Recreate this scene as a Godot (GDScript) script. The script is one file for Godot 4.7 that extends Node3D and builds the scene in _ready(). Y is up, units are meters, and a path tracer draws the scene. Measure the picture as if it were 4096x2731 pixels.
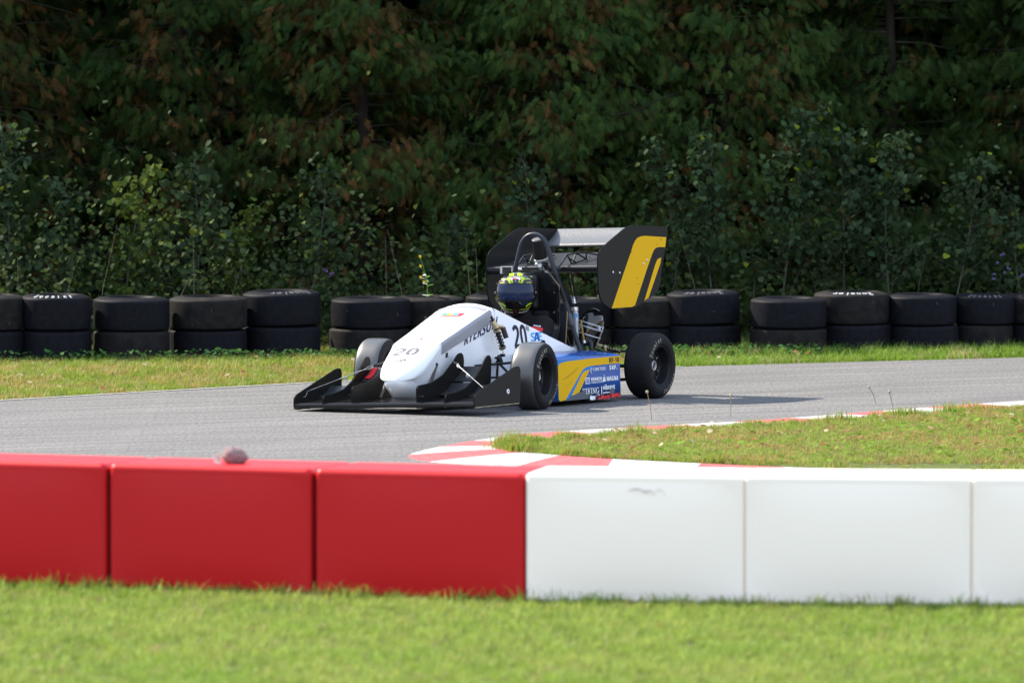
extends Node3D
# A small open-wheel race car in a kart track corner: barrier blocks in front, tyre wall and cedar hedge behind.

var rng := RandomNumberGenerator.new()
var taken := {}
var M := {}

# ------------------------------------------------------------------ mesh builder
class MB:
	var V := PackedVector3Array()
	var N := PackedVector3Array()
	var T := PackedVector2Array()
	var I := PackedInt32Array()
	var T2 := PackedVector2Array()

	func _norms(v0: int, i0: int, outward: bool) -> void:
		var acc := PackedVector3Array()
		acc.resize(V.size() - v0)
		var cen := Vector3.ZERO
		for k in range(v0, V.size()):
			cen += V[k]
		cen /= maxf(1.0, V.size() - v0)
		var side := 0.0
		for k in range(i0, I.size(), 3):
			var a := V[I[k]]
			var b := V[I[k + 1]]
			var c := V[I[k + 2]]
			var n := (c - a).cross(b - a)
			acc[I[k] - v0] += n
			acc[I[k + 1] - v0] += n
			acc[I[k + 2] - v0] += n
			side += n.dot((a + b + c) / 3.0 - cen)
		var s := 1.0
		if outward and side < 0.0:
			s = -1.0
			for k in range(i0, I.size(), 3):
				var t := I[k + 1]
				I[k + 1] = I[k + 2]
				I[k + 2] = t
		for n in acc:
			N.append((n * s).normalized() if n.length_squared() > 1e-20 else Vector3.UP)

	func grid(rows: Array, closed := false, cap := false, outward := true) -> MB:
		var v0 := V.size()
		var i0 := I.size()
		var n: int = rows[0].size()
		var m := n + 1 if closed else n
		for r in rows.size():
			for c in m:
				V.append(rows[r][c % n])
				T.append(Vector2(float(c) / (m - 1), float(r) / (rows.size() - 1)))
		for r in rows.size() - 1:
			for c in m - 1:
				var a := v0 + r * m + c
				I.append_array([a, a + m, a + 1, a + 1, a + m, a + m + 1])
		_norms(v0, i0, outward)
		if closed:
			for r in rows.size():
				var p := v0 + r * m
				var q := p + m - 1
				var s := (N[p] + N[q]).normalized()
				N[p] = s
				N[q] = s
		if cap:
			fan(rows[0])
			fan(rows[-1])
			var cen := Vector3.ZERO
			for row in rows:
				for p in row:
					cen += p
			cen /= rows.size() * n
			for q in [rows[0], rows[-1]]:
				pass
		return self

	func fan(ring) -> MB:
		var c := Vector3.ZERO
		for p in ring:
			c += p
		c /= ring.size()
		var v0 := V.size()
		var i0 := I.size()
		V.append(c)
		T.append(Vector2(0.5, 0.5))
		for p in ring:
			V.append(p)
			T.append(Vector2.ZERO)
		for k in ring.size():
			I.append_array([v0, v0 + 1 + k, v0 + 1 + (k + 1) % ring.size()])
		_norms(v0, i0, false)
		return self

	func tube(pts: Array, r, segs := 8, cap := true) -> MB:
		var rows := []
		var up := Vector3.UP
		for k in pts.size():
			var d: Vector3 = (pts[mini(k + 1, pts.size() - 1)] - pts[maxi(k - 1, 0)]).normalized()
			if k == 0:
				up = Vector3.UP if absf(d.y) < 0.9 else Vector3.RIGHT
			var x := up.cross(d).normalized()
			up = d.cross(x).normalized()
			var rr: float = r[k] if r is Array else r
			var row := PackedVector3Array()
			for s in segs:
				var a := TAU * s / segs
				row.append(pts[k] + (x * cos(a) + up * sin(a)) * rr)
			rows.append(row)
		return grid(rows, true, cap)

	func lathe(prof: Array, xf := Transform3D(), segs := 32, cap := false) -> MB:
		# prof: Vector2(radius, along local y)
		var rows := []
		for p in prof:
			var row := PackedVector3Array()
			for s in segs:
				var a := TAU * s / segs
				row.append(xf * Vector3(p.x * cos(a), p.y, p.x * sin(a)))
			rows.append(row)
		return grid(rows, true, cap)

	func cyl(a: Vector3, b: Vector3, r: float, r2 := -1.0, segs := 14) -> MB:
		return tube([a, b], [r, r if r2 < 0 else r2], segs)

	func rbox(size: Vector3, r: float, xf := Transform3D(), n := 2) -> MB:
		var h := size / 2.0
		r = minf(r, minf(h.x, minf(h.y, h.z)) * 0.999)
		var inner := h - Vector3(r, r, r)
		for ax in 3:
			for sg in [-1.0, 1.0]:
				var v0 := V.size()
				var i0 := I.size()
				var ua := (ax + 1) % 3
				var va := (ax + 2) % 3
				var us := _stops(h[ua], r, n)
				var vs := _stops(h[va], r, n)
				for u in us:
					for v in vs:
						var p := Vector3.ZERO
						p[ax] = sg * h[ax]
						p[ua] = u
						p[va] = v
						var c := p.clamp(-inner, inner)
						var d := (p - c)
						d = d.normalized() if d.length() > 1e-9 else Vector3.ZERO
						V.append(xf * (c + d * r))
						N.append((xf.basis * d).normalized())
						T.append(Vector2(u / size[ua] + 0.5, v / size[va] + 0.5))
				var m := vs.size()
				for a in us.size() - 1:
					for b in m - 1:
						var k := v0 + a * m + b
						if sg > 0:
							I.append_array([k, k + 1, k + m, k + 1, k + m + 1, k + m])
						else:
							I.append_array([k, k + m, k + 1, k + 1, k + m, k + m + 1])
		return self

	func _stops(h: float, r: float, n: int) -> Array:
		var out := []
		for k in n + 1:
			out.append(-h + r * (1.0 - cos(PI / 2.0 * k / n)) if false else -h + r * k / n)
		for k in n + 1:
			out.append(h - r * (n - k) / n)
		return out

	func bx(c: Vector3, size: Vector3, r := 0.002, b := Basis()) -> MB:
		return rbox(size, r, Transform3D(b, c), 1)

	func plate(poly: PackedVector2Array, thick: float, xf: Transform3D, bev := 0.0) -> MB:
		# polygon in local x,y, thickness along local z (centred)
		var tri := Geometry2D.triangulate_polygon(poly)
		var inn := poly
		if bev > 0.0:
			inn = inset(poly, bev)
			if Geometry2D.triangulate_polygon(inn).size() != tri.size():
				inn = poly
		for sg in [-1.0, 1.0]:
			var v0 := V.size()
			for p in inn:
				V.append(xf * Vector3(p.x, p.y, sg * thick / 2.0))
				N.append((xf.basis.z * sg).normalized())
				T.append(p)
			var nf := Vector3.ZERO
			if tri.size() >= 3:
				nf = (V[v0 + tri[2]] - V[v0 + tri[0]]).cross(V[v0 + tri[1]] - V[v0 + tri[0]])
			var good := nf.dot(xf.basis.z * sg) > 0
			for k in range(0, tri.size(), 3):
				if good:
					I.append_array([v0 + tri[k], v0 + tri[k + 1], v0 + tri[k + 2]])
				else:
					I.append_array([v0 + tri[k], v0 + tri[k + 2], v0 + tri[k + 1]])
		var rings := [[inn, -0.5], [poly, -0.5 + (bev / thick if bev > 0.0 else 0.0)], [poly, 0.5 - (bev / thick if bev > 0.0 else 0.0)], [inn, 0.5]]
		for k in 3:
			if bev <= 0.0 and k != 1:
				continue
			for e in poly.size():
				var f := (e + 1) % poly.size()
				var qa: PackedVector2Array = rings[k][0]
				var qb: PackedVector2Array = rings[k + 1][0]
				var za: float = rings[k][1] * thick
				var zb: float = rings[k + 1][1] * thick
				grid([PackedVector3Array([xf * Vector3(qa[e].x, qa[e].y, za), xf * Vector3(qa[f].x, qa[f].y, za)]), PackedVector3Array([xf * Vector3(qb[e].x, qb[e].y, zb), xf * Vector3(qb[f].x, qb[f].y, zb)])], false, false, false)
		return self

	static func inset(poly: PackedVector2Array, d: float) -> PackedVector2Array:
		var out := PackedVector2Array()
		var s := 1.0 if Geometry2D.is_polygon_clockwise(poly) else -1.0
		for k in poly.size():
			var a := poly[(k - 1 + poly.size()) % poly.size()]
			var b := poly[k]
			var c := poly[(k + 1) % poly.size()]
			var n1 := (b - a).normalized().orthogonal() * -s
			var n2 := (c - b).normalized().orthogonal() * -s
			var n := (n1 + n2).normalized()
			out.append(b + n * d / maxf(0.5, n.dot(n1)))
		return out

	func add(o: MB, xf := Transform3D()) -> MB:
		var v0 := V.size()
		for k in o.V.size():
			V.append(xf * o.V[k])
			N.append((xf.basis * o.N[k]).normalized())
			T.append(o.T[k])
		var flip := xf.basis.determinant() < 0.0
		for k in range(0, o.I.size(), 3):
			if flip:
				I.append_array([v0 + o.I[k], v0 + o.I[k + 2], v0 + o.I[k + 1]])
			else:
				I.append_array([v0 + o.I[k], v0 + o.I[k + 1], v0 + o.I[k + 2]])
		return self

	func warp(f: Callable) -> MB:
		# move every vertex by f and work the normals out again
		for k in V.size():
			V[k] = f.call(V[k])
		var acc := PackedVector3Array()
		acc.resize(V.size())
		for k in range(0, I.size(), 3):
			var n := (V[I[k + 2]] - V[I[k]]).cross(V[I[k + 1]] - V[I[k]])
			for j in 3:
				acc[I[k + j]] += n
		for k in V.size():
			if acc[k].length_squared() > 1e-24:
				N[k] = acc[k].normalized()
		return self

	func done() -> ArrayMesh:
		var a := []
		a.resize(Mesh.ARRAY_MAX)
		a[Mesh.ARRAY_VERTEX] = V
		a[Mesh.ARRAY_NORMAL] = N
		a[Mesh.ARRAY_TEX_UV] = T
		if T2.size() == V.size():
			a[Mesh.ARRAY_TEX_UV2] = T2
		a[Mesh.ARRAY_INDEX] = I
		var m := ArrayMesh.new()
		m.add_surface_from_arrays(Mesh.PRIMITIVE_TRIANGLES, a)
		return m

# ------------------------------------------------------------------ naming
func numbered(n: String) -> String:
	if not taken.has(n):
		taken[n] = 0
		return n
	taken[n] += 1
	return "%s_%03d" % [n, taken[n]]

func tag(o: Node3D, label: String, category := "", group := "", kind := "") -> Node3D:
	if label: o.set_meta("label", label)
	if category: o.set_meta("category", category)
	if group: o.set_meta("group", group)
	if kind: o.set_meta("kind", kind)
	return o

func thing(n: String, at: Vector3, turn := 0.0) -> Node3D:
	var o := Node3D.new()
	o.name = numbered(n)
	add_child(o)
	o.position = at
	o.rotation.y = turn
	return o

func part(parent: Node, n: String, b, m: Material, xf := Transform3D()) -> MeshInstance3D:
	var o := MeshInstance3D.new()
	o.name = numbered(n) if parent == self else n
	o.mesh = b.done() if b is MB else b
	o.material_override = m
	o.transform = xf
	parent.add_child(o, true)
	return o

func scatter(parent: Node, n: String, mesh: Mesh, m: Material, xfs: Array, cols: Array) -> MultiMeshInstance3D:
	var mm := MultiMesh.new()
	mm.transform_format = MultiMesh.TRANSFORM_3D
	mm.use_colors = true
	mm.mesh = mesh
	mm.instance_count = xfs.size()
	for k in xfs.size():
		mm.set_instance_transform(k, xfs[k])
		mm.set_instance_color(k, cols[k])
	var o := MultiMeshInstance3D.new()
	o.name = numbered(n) if parent == self else n
	o.multimesh = mm
	o.material_override = m
	o.set_meta("kind", "stuff")
	parent.add_child(o, true)
	return o

func lin(r: float, g: float, b: float) -> Color:
	return Color(r, g, b).linear_to_srgb()

func mat(r: float, g: float, b: float, rough := 0.6, metal := 0.0, coat := 0.0) -> StandardMaterial3D:
	var m := StandardMaterial3D.new()
	m.albedo_color = lin(r, g, b)
	m.roughness = rough
	m.metallic = metal
	m.metallic_specular = 0.5 if metal > 0.05 else (0.34 if rough < 0.5 else 0.26)
	if coat > 0.0:
		m.clearcoat_enabled = true
		m.clearcoat = coat
		m.clearcoat_roughness = 0.06
	return m

func noise_tex(freq: float, lo: Color, hi: Color, size := 512, sd := 1, oct := 4, normal := false) -> NoiseTexture2D:
	var f := FastNoiseLite.new()
	f.seed = sd
	f.noise_type = FastNoiseLite.TYPE_SIMPLEX_SMOOTH
	f.frequency = freq
	f.fractal_octaves = oct
	var t := NoiseTexture2D.new()
	t.width = size
	t.height = size
	t.seamless = true
	t.noise = f
	if normal:
		t.as_normal_map = true
		t.bump_strength = 4.0
	else:
		var g := Gradient.new()
		g.set_color(0, lo)
		g.set_color(1, hi)
		t.color_ramp = g
	return t

func rough_surface(m: StandardMaterial3D, lo: Color, hi: Color, scale: float, freq := 0.02, sd := 3) -> StandardMaterial3D:
	# colour variation over the surface, laid by position in the object's own axes
	m.albedo_color = Color.WHITE
	m.albedo_texture = noise_tex(freq, lo, hi, 512, sd, 5)
	m.uv1_triplanar = true
	m.uv1_scale = Vector3.ONE * scale
	return m

func p2(a: Array) -> PackedVector2Array:
	var out := PackedVector2Array()
	for k in range(0, a.size(), 2):
		out.append(Vector2(a[k], a[k + 1]))
	return out

func round_poly(poly: PackedVector2Array, r: float, n := 5) -> PackedVector2Array:
	var out := PackedVector2Array()
	for k in poly.size():
		var a := poly[(k - 1 + poly.size()) % poly.size()]
		var b := poly[k]
		var c := poly[(k + 1) % poly.size()]
		var d := minf(r, minf(a.distance_to(b), b.distance_to(c)) * 0.45)
		var s := b + (a - b).normalized() * d
		var e := b + (c - b).normalized() * d
		for i in n + 1:
			var t := float(i) / n
			out.append(s.lerp(b, t).lerp(b.lerp(e, t), t))
	return out

# lettering as flat shapes, fitted into a box w x h with its lower left corner at the origin
func letters(s: String, w: float, h: float, bold := true, face := "Droid Sans", slant := 0.0, depth := 0.002) -> MB:
	var f := SystemFont.new()
	f.font_names = PackedStringArray([face])
	f.font_weight = 700 if bold else 400
	var t := TextMesh.new()
	t.font = f
	t.text = s
	t.font_size = 64
	t.pixel_size = 0.01
	t.depth = 0.02
	t.curve_step = 1.0
	var b := MB.new()
	var a: Array = t.get_mesh_arrays()
	b.V = a[Mesh.ARRAY_VERTEX]
	b.N = a[Mesh.ARRAY_NORMAL]
	b.I = a[Mesh.ARRAY_INDEX] if a[Mesh.ARRAY_INDEX] != null else PackedInt32Array(range(b.V.size()))
	b.T.resize(b.V.size())
	var lo := Vector3.ONE * 1e9
	var hi := -lo
	for p in b.V:
		lo = lo.min(p)
		hi = hi.max(p)
	var sz := (hi - lo).max(Vector3.ONE * 1e-6)
	for k in b.V.size():
		var p := (b.V[k] - lo) / sz
		b.V[k] = Vector3(p.x * w + slant * p.y * h, p.y * h, (p.z - 0.5) * depth)
	return b

# ------------------------------------------------------------------ bodies by a distance field, meshed as surface nets
func body_mesh(bones: Array, cell: float, blend: float) -> MB:
	var lo := Vector3.ONE * 1e9
	var hi := -lo
	for q in bones:
		var rr := maxf(q[2], q[3]) + blend + cell * 2.0
		for e in [q[0], q[1]]:
			lo = lo.min(e - Vector3.ONE * rr)
			hi = hi.max(e + Vector3.ONE * rr)
	var n := Vector3i(((hi - lo) / cell).ceil()) + Vector3i.ONE
	var f := PackedFloat32Array()
	f.resize(n.x * n.y * n.z)
	f.fill(9.0)
	for q in bones:
		var a: Vector3 = q[0]
		var ab: Vector3 = q[1] - a
		var ra: float = q[2]
		var rb: float = q[3]
		var l2 := maxf(ab.length_squared(), 1e-9)
		var pad := maxf(ra, rb) + blend * 1.5 + cell * 2.0
		var i0 := Vector3i(((a.min(q[1]) - Vector3.ONE * pad - lo) / cell).floor()).clamp(Vector3i.ZERO, n - Vector3i.ONE)
		var i1 := Vector3i(((a.max(q[1]) + Vector3.ONE * pad - lo) / cell).ceil()).clamp(Vector3i.ZERO, n - Vector3i.ONE)
		for z in range(i0.z, i1.z + 1):
			for y in range(i0.y, i1.y + 1):
				var base := (z * n.y + y) * n.x
				for x in range(i0.x, i1.x + 1):
					var p := lo + Vector3(x, y, z) * cell
					var t := clampf((p - a).dot(ab) / l2, 0.0, 1.0)
					var d := (p - a - ab * t).length() - lerpf(ra, rb, t)
					var o := f[base + x]
					var hh := clampf(0.5 + 0.5 * (o - d) / blend, 0.0, 1.0)
					f[base + x] = lerpf(o, d, hh) - blend * hh * (1.0 - hh) if o < 8.0 else d
	var out := MB.new()
	var at := {}
	var nx := n.x
	var nxy := n.x * n.y
	for z in n.z - 1:
		for y in n.y - 1:
			for x in n.x - 1:
				var k := (z * n.y + y) * nx + x
				var inside := 0
				for c in 8:
					if f[k + (c & 1) + ((c >> 1) & 1) * nx + (c >> 2) * nxy] < 0.0:
						inside += 1
				if inside == 0 or inside == 8:
					continue
				var sum := Vector3.ZERO
				var cnt := 0
				for c in 8:
					for ax in 3:
						if c & (1 << ax):
							continue
						var c2 := c | (1 << ax)
						var fa := f[k + (c & 1) + ((c >> 1) & 1) * nx + (c >> 2) * nxy]
						var fb := f[k + (c2 & 1) + ((c2 >> 1) & 1) * nx + (c2 >> 2) * nxy]
						if (fa < 0.0) != (fb < 0.0):
							var pa := Vector3(c & 1, (c >> 1) & 1, c >> 2)
							var pb := Vector3(c2 & 1, (c2 >> 1) & 1, c2 >> 2)
							sum += pa.lerp(pb, fa / (fa - fb))
							cnt += 1
				at[k] = out.V.size()
				out.V.append(lo + (Vector3(x, y, z) + sum / cnt) * cell)
				out.T.append(Vector2.ZERO)
	for k in at:
		var x: int = k % nx
		var y: int = (k / nx) % n.y
		var z: int = k / nxy
		for ax in 3:
			var st: int = [1, nx, nxy][ax]
			var s1: int = [nx, nxy, 1][ax]
			var s2: int = [nxy, 1, nx][ax]
			if (f[k] < 0.0) == (f[k + st] < 0.0):
				continue
			if not (at.has(k - s1) and at.has(k - s2) and at.has(k - s1 - s2)):
				continue
			var q := [at[k], at[k - s1], at[k - s1 - s2], at[k - s2]]
			if f[k] < 0.0:
				out.I.append_array([q[0], q[2], q[1], q[0], q[3], q[2]])
			else:
				out.I.append_array([q[0], q[1], q[2], q[0], q[2], q[3]])
	out._norms(0, 0, true)
	return out

func _ready() -> void:
	rng.seed = 20
	# camera: a long lens from a bank 2.7 m above the track, focused on the car
	var cam := Camera3D.new()
	cam.name = "camera"
	cam.position = Vector3(0, 2.7, 0)
	cam.rotation.x = -atan(768.0 / 16950.0)
	var lens := CameraAttributesPhysical.new()
	lens.frustum_focal_length = 259.4
	lens.frustum_focus_distance = 50.2
	lens.frustum_near = 0.5
	lens.frustum_far = 900.0
	lens.exposure_aperture = 4.7
	cam.attributes = lens
	cam.fov = 5.296
	cam.near = 0.5
	cam.far = 900.0
	add_child(cam)
	cam.current = true
	# sky and exposure
	var env := Environment.new()
	env.background_mode = Environment.BG_SKY
	var sky := ProceduralSkyMaterial.new()
	sky.sky_top_color = lin(0.44, 0.54, 0.71)
	sky.sky_horizon_color = lin(0.68, 0.69, 0.71)
	sky.sky_curve = 0.12
	sky.ground_bottom_color = lin(0.08, 0.10, 0.05)
	sky.ground_horizon_color = lin(0.30, 0.34, 0.32)
	env.sky = Sky.new()
	env.sky.sky_material = sky
	env.tonemap_mode = Environment.TONE_MAPPER_LINEAR
	env.tonemap_exposure = 2.9
	env.sdfgi_enabled = true
	env.ssao_enabled = true
	env.ssil_enabled = true
	var we := WorldEnvironment.new()
	we.name = "world"
	we.environment = env
	add_child(we)
	# sun: behind and to the left, over the hedge
	var sun := DirectionalLight3D.new()
	sun.name = "sun"
	sun.light_color = Color(1.0, 0.955, 0.88)
	sun.light_energy = 1.5
	sun.light_angular_distance = 0.53
	sun.shadow_enabled = true
	add_child(sun)
	sun.look_at_from_position(Vector3.ZERO, Vector3(1.09, -1.166, 0.70))
	make_materials()
	build_setting()
	build_trees()
	build_barrier()
	build_tyres()
	build_car()

# ------------------------------------------------------------------ the place
const FAR_EDGE := [-9.4, -30.0, -9.0, -36.0, -8.5, -40.0, -7.3, -44.2, -6.0, -47.0, -4.7, -49.1, -3.52, -50.61, -2.55, -51.75, -1.54, -52.9, -0.56, -53.83, 0.4, -54.67, 1.25, -55.33, 2.73, -56.15, 3.94, -56.77, 6.0, -57.7, 10.0, -59.0, 18.0, -61.0]
const KERB_OUT := [8.0, -55.4, 5.6, -52.95, 3.51, -50.5, 2.45, -49.2, 1.65, -48.15, 0.89, -47.42, 0.30, -46.81, 0.06, -46.51, -0.18, -45.98, -0.36, -45.46, -0.49, -45.04, -0.62, -44.36, -0.56, -43.9, -0.36, -43.55, 0.02, -43.2, 0.55, -42.9, 1.62, -42.3, 2.95, -41.8, 6.0, -41.3, 9.0, -40.9]
const KERB_IN := [8.4, -54.9, 6.0, -52.3, 3.75, -49.75, 2.75, -48.5, 1.92, -47.55, 1.20, -46.83, 0.62, -46.1, 0.36, -45.75, 0.16, -45.4, 0.03, -45.1, -0.03, -44.88, -0.03, -44.68, 0.04, -44.48, 0.15, -44.30, 0.30, -44.08, 0.60, -43.72, 1.75, -42.85, 3.0, -42.35, 6.0, -41.85, 9.0, -41.45]

func sheet(poly: PackedVector2Array, y: float, uv := 1.0) -> MB:
	var b := MB.new()
	for p in poly:
		b.V.append(Vector3(p.x, y, p.y))
		b.N.append(Vector3.UP)
		b.T.append(p * uv)
	var t := Geometry2D.triangulate_polygon(poly)
	for k in range(0, t.size(), 3):
		var n := (b.V[t[k + 2]] - b.V[t[k]]).cross(b.V[t[k + 1]] - b.V[t[k]])
		if n.y > 0: b.I.append_array([t[k], t[k + 1], t[k + 2]])
		else: b.I.append_array([t[k], t[k + 2], t[k + 1]])
	return b

func far_edge_z(x: float) -> float:
	for k in range(0, FAR_EDGE.size() - 2, 2):
		if x >= FAR_EDGE[k] and x < FAR_EDGE[k + 2]:
			return remap(x, FAR_EDGE[k], FAR_EDGE[k + 2], FAR_EDGE[k + 1], FAR_EDGE[k + 3])
	return -62.0 if x > 0 else -30.0

func leaf_mat(back: float) -> StandardMaterial3D:
	var m := StandardMaterial3D.new()
	m.vertex_color_use_as_albedo = true
	m.roughness = 0.55
	m.metallic_specular = 0.12
	m.backlight_enabled = true
	m.backlight = Color(back, back, back).linear_to_srgb()
	return m

func make_materials() -> void:
	M.grass = leaf_mat(0.85)
	M.grass.metallic_specular = 0.3
	M.leaf = leaf_mat(0.6)
	M.needle = leaf_mat(0.35)
	M.bark = rough_surface(mat(0.1, 0.08, 0.06, 0.9), lin(0.012, 0.010, 0.008), lin(0.035, 0.028, 0.022), 3.0)
	M.twig = mat(0.040, 0.034, 0.028, 0.9)
	M.pale_twig = mat(0.17, 0.155, 0.125, 0.9)
	M.stem = mat(0.075, 0.08, 0.062, 0.85)
	M.red_plastic = mat(0.46, 0.005, 0.009, 0.42)
	M.white_plastic = mat(0.90, 0.80, 0.725, 0.42)
	M.seam_red = mat(0.05, 0.004, 0.005, 0.7)
	M.white_paint = mat(0.68, 0.70, 0.735, 0.28, 0.0, 0.5)
	M.blue_paint = mat(0.008, 0.070, 0.30, 0.3, 0.0, 0.35)
	M.light_blue = mat(0.006, 0.16, 0.46, 0.45)
	M.yellow_paint = mat(0.62, 0.36, 0.010, 0.55)
	M.yellow_paint.metallic_specular = 0.15
	M.grey_tape = mat(0.23, 0.235, 0.26, 0.45)
	M.torn = mat(0.09, 0.10, 0.115, 0.7)
	M.ink = mat(0.018, 0.02, 0.035, 0.5)
	M.navy = mat(0.03, 0.035, 0.09, 0.5)
	M.sunlit_ink = mat(0.10, 0.10, 0.115, 0.5)  # grey stands for dark ink washed out by overexposed sunlight
	M.white_vinyl = mat(0.75, 0.77, 0.80, 0.5)
	M.sky_vinyl = mat(0.06, 0.34, 0.72, 0.5)
	M.royal_vinyl = mat(0.01, 0.08, 0.33, 0.5)
	M.red_vinyl = mat(0.55, 0.02, 0.025, 0.45)
	M.carbon = rough_surface(mat(0.02, 0.02, 0.022, 0.42), lin(0.007, 0.007, 0.007), lin(0.013, 0.0125, 0.012), 3.0, 0.03, 5)
	M.carbon.roughness = 0.38
	M.carbon.metallic_specular = 0.2
	M.wing_deck = mat(0.018, 0.019, 0.021, 0.34)
	M.wing_deck.metallic_specular = 0.42
	M.carbon_gloss = mat(0.022, 0.023, 0.026, 0.32)
	M.carbon_gloss.heightmap_enabled = true
	M.carbon_gloss.heightmap_texture = noise_tex(0.05, Color.BLACK, Color.WHITE, 256, 9, 3)
	M.carbon_gloss.heightmap_scale = 0.15
	M.carbon_gloss.uv1_triplanar = true
	M.carbon_gloss.uv1_scale = Vector3.ONE * 4.0
	M.wing_gloss = mat(0.009, 0.009, 0.010, 0.16)
	M.wing_gloss.metallic_specular = 0.42
	M.plate = mat(0.010, 0.0098, 0.0095, 0.38)
	M.plate.metallic_specular = 0.2
	M.sheen = mat(0.07, 0.072, 0.078, 0.42)
	M.sheen.metallic_specular = 0.55
	M.sheen.heightmap_enabled = true
	M.sheen.heightmap_texture = M.carbon_gloss.heightmap_texture
	M.sheen.heightmap_scale = 0.2
	M.sheen.uv1_triplanar = true
	M.sheen.uv1_scale = Vector3.ONE * 5.0
	M.black = mat(0.008, 0.008, 0.009, 0.4)
	M.black_gloss = mat(0.006, 0.006, 0.007, 0.12, 0.0, 0.8)
	M.hoop = mat(0.022, 0.026, 0.034, 0.38)
	M.rubber = rough_surface(mat(0.03, 0.03, 0.03, 0.75), lin(0.010, 0.010, 0.012), lin(0.020, 0.020, 0.021), 5.0, 0.02, 12)
	M.rubber.roughness = 0.62
	M.rubber.metallic_specular = 0.2
	M.tread = rough_surface(mat(0.06, 0.06, 0.06, 0.7), lin(0.016, 0.0155, 0.0155), lin(0.032, 0.031, 0.030), 6.0, 0.03, 14)
	M.tread.roughness = 0.37
	M.tread.metallic_specular = 0.75
	M.old_rubber = rough_surface(mat(0.02, 0.02, 0.02, 0.6), lin(0.0045, 0.005, 0.0075), lin(0.011, 0.011, 0.0145), 2.2, 0.015, 17)
	M.old_rubber.roughness = 0.58
	M.old_rubber.metallic_specular = 0.17
	M.old_rubber_dusty = rough_surface(mat(0.02, 0.02, 0.02, 0.7), lin(0.006, 0.006, 0.007), lin(0.021, 0.019, 0.0175), 1.7, 0.012, 23)
	M.old_rubber_dusty.roughness = 0.7
	M.old_rubber_dusty.metallic_specular = 0.2
	M.chalk = mat(0.55, 0.56, 0.58, 0.7)
	M.chalk_mid = mat(0.15, 0.153, 0.16, 0.8)
	M.chalk_dim = mat(0.16, 0.16, 0.165, 0.8)
	M.tyre_print = mat(0.32, 0.30, 0.24, 0.7)
	M.steel = mat(0.55, 0.56, 0.58, 0.25, 1.0)
	M.cable = mat(0.26, 0.27, 0.29, 0.45, 0.6)
	M.alloy = mat(0.62, 0.63, 0.65, 0.35, 0.8)
	M.silver_hose = mat(0.42, 0.44, 0.50, 0.35, 0.4)
	M.gold = mat(0.42, 0.34, 0.20, 0.35, 0.6)
	M.tan = mat(0.30, 0.20, 0.09, 0.6)
	M.rim = mat(0.012, 0.012, 0.014, 0.4)
	M.suit = rough_surface(mat(0.02, 0.017, 0.02, 0.85), lin(0.008, 0.006, 0.0075), lin(0.016, 0.012, 0.015), 8.0)
	M.suit.roughness = 0.9
	M.visor = mat(0.004, 0.012, 0.045, 0.14, 0.0, 0.15)
	M.lime = mat(0.38, 0.55, 0.012, 0.45)
	M.green_plastic = mat(0.01, 0.25, 0.10, 0.4)
	M.stone = rough_surface(mat(0.2, 0.15, 0.15, 0.9), lin(0.10, 0.055, 0.06), lin(0.36, 0.27, 0.26), 9.0, 0.012, 21)
	M.pale = mat(0.6, 0.58, 0.52, 0.8)

# one blade tuft: thin curved tapering blades from a common root
func tuft_mesh(blades: int, h: float, spread: float, wide: float, sd: int) -> ArrayMesh:
	var r := RandomNumberGenerator.new()
	r.seed = sd
	var b := MB.new()
	for k in blades:
		var a := r.randf() * TAU
		var d := Vector3(cos(a), 0, sin(a))
		var side := Vector3(-d.z, 0, d.x).rotated(Vector3.UP, r.randf_range(-0.9, 0.9))
		var root := Vector3(r.randf_range(-1, 1), 0, r.randf_range(-1, 1)) * spread
		var hh := h * r.randf_range(0.45, 1.0)
		var lean := hh * r.randf_range(0.15, 0.95)
		var rows := []
		for s in 4:
			var t := s / 3.0
			var c := root + d * lean * t * t + Vector3.UP * hh * (t - 0.25 * t * t * lean / hh)
			var w := wide * (1.0 - t * 0.92)
			rows.append(PackedVector3Array([c - side * w, c + side * w]))
		b.grid(rows, false, false, false)
	return b.done()

func frond_mesh(sd: int) -> ArrayMesh:
	# a flat drooping cedar spray: a stalk with many thin, forked scale-leaved branchlets
	var r := RandomNumberGenerator.new()
	r.seed = sd
	var b := MB.new()
	for k in 8:
		var t := (k + 0.4) / 8.0
		for s in [-1.0, 1.0]:
			var base := Vector3(0, -0.2 * t * t, t * 0.85)
			var ln := 0.52 * (1.0 - 0.68 * t) * r.randf_range(0.6, 1.15)
			var a0: float = s * r.randf_range(0.55, 0.95)
			var d0 := Vector3(sin(a0), r.randf_range(-0.45, -0.05), cos(a0))
			for f in 4:
				var u := f / 4.0
				var ang: float = a0 + (0.0 if f == 0 else (0.55 if f % 2 == 0 else -0.55) + r.randf_range(-0.15, 0.15))
				var dir := Vector3(sin(ang), d0.y + r.randf_range(-0.25, 0.05), cos(ang)).normalized()
				var st: Vector3 = base + d0 * ln * (0.0 if f == 0 else u * 0.95)
				var tip: Vector3 = st + dir * ln * (1.0 if f == 0 else 0.55 * (1.0 - 0.5 * u))
				var w: Vector3 = Vector3(dir.z, r.randf_range(-0.5, 0.5), -dir.x).normalized() * 0.0115
				b.grid([PackedVector3Array([st - w, st + w]), PackedVector3Array([tip - w * 0.45, tip + w * 0.45])], false, false, false)
	b.tube([Vector3.ZERO, Vector3(0, -0.05, 0.5), Vector3(0, -0.2, 1.0)], [0.014, 0.01, 0.004], 3, false)
	return b.done()

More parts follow.
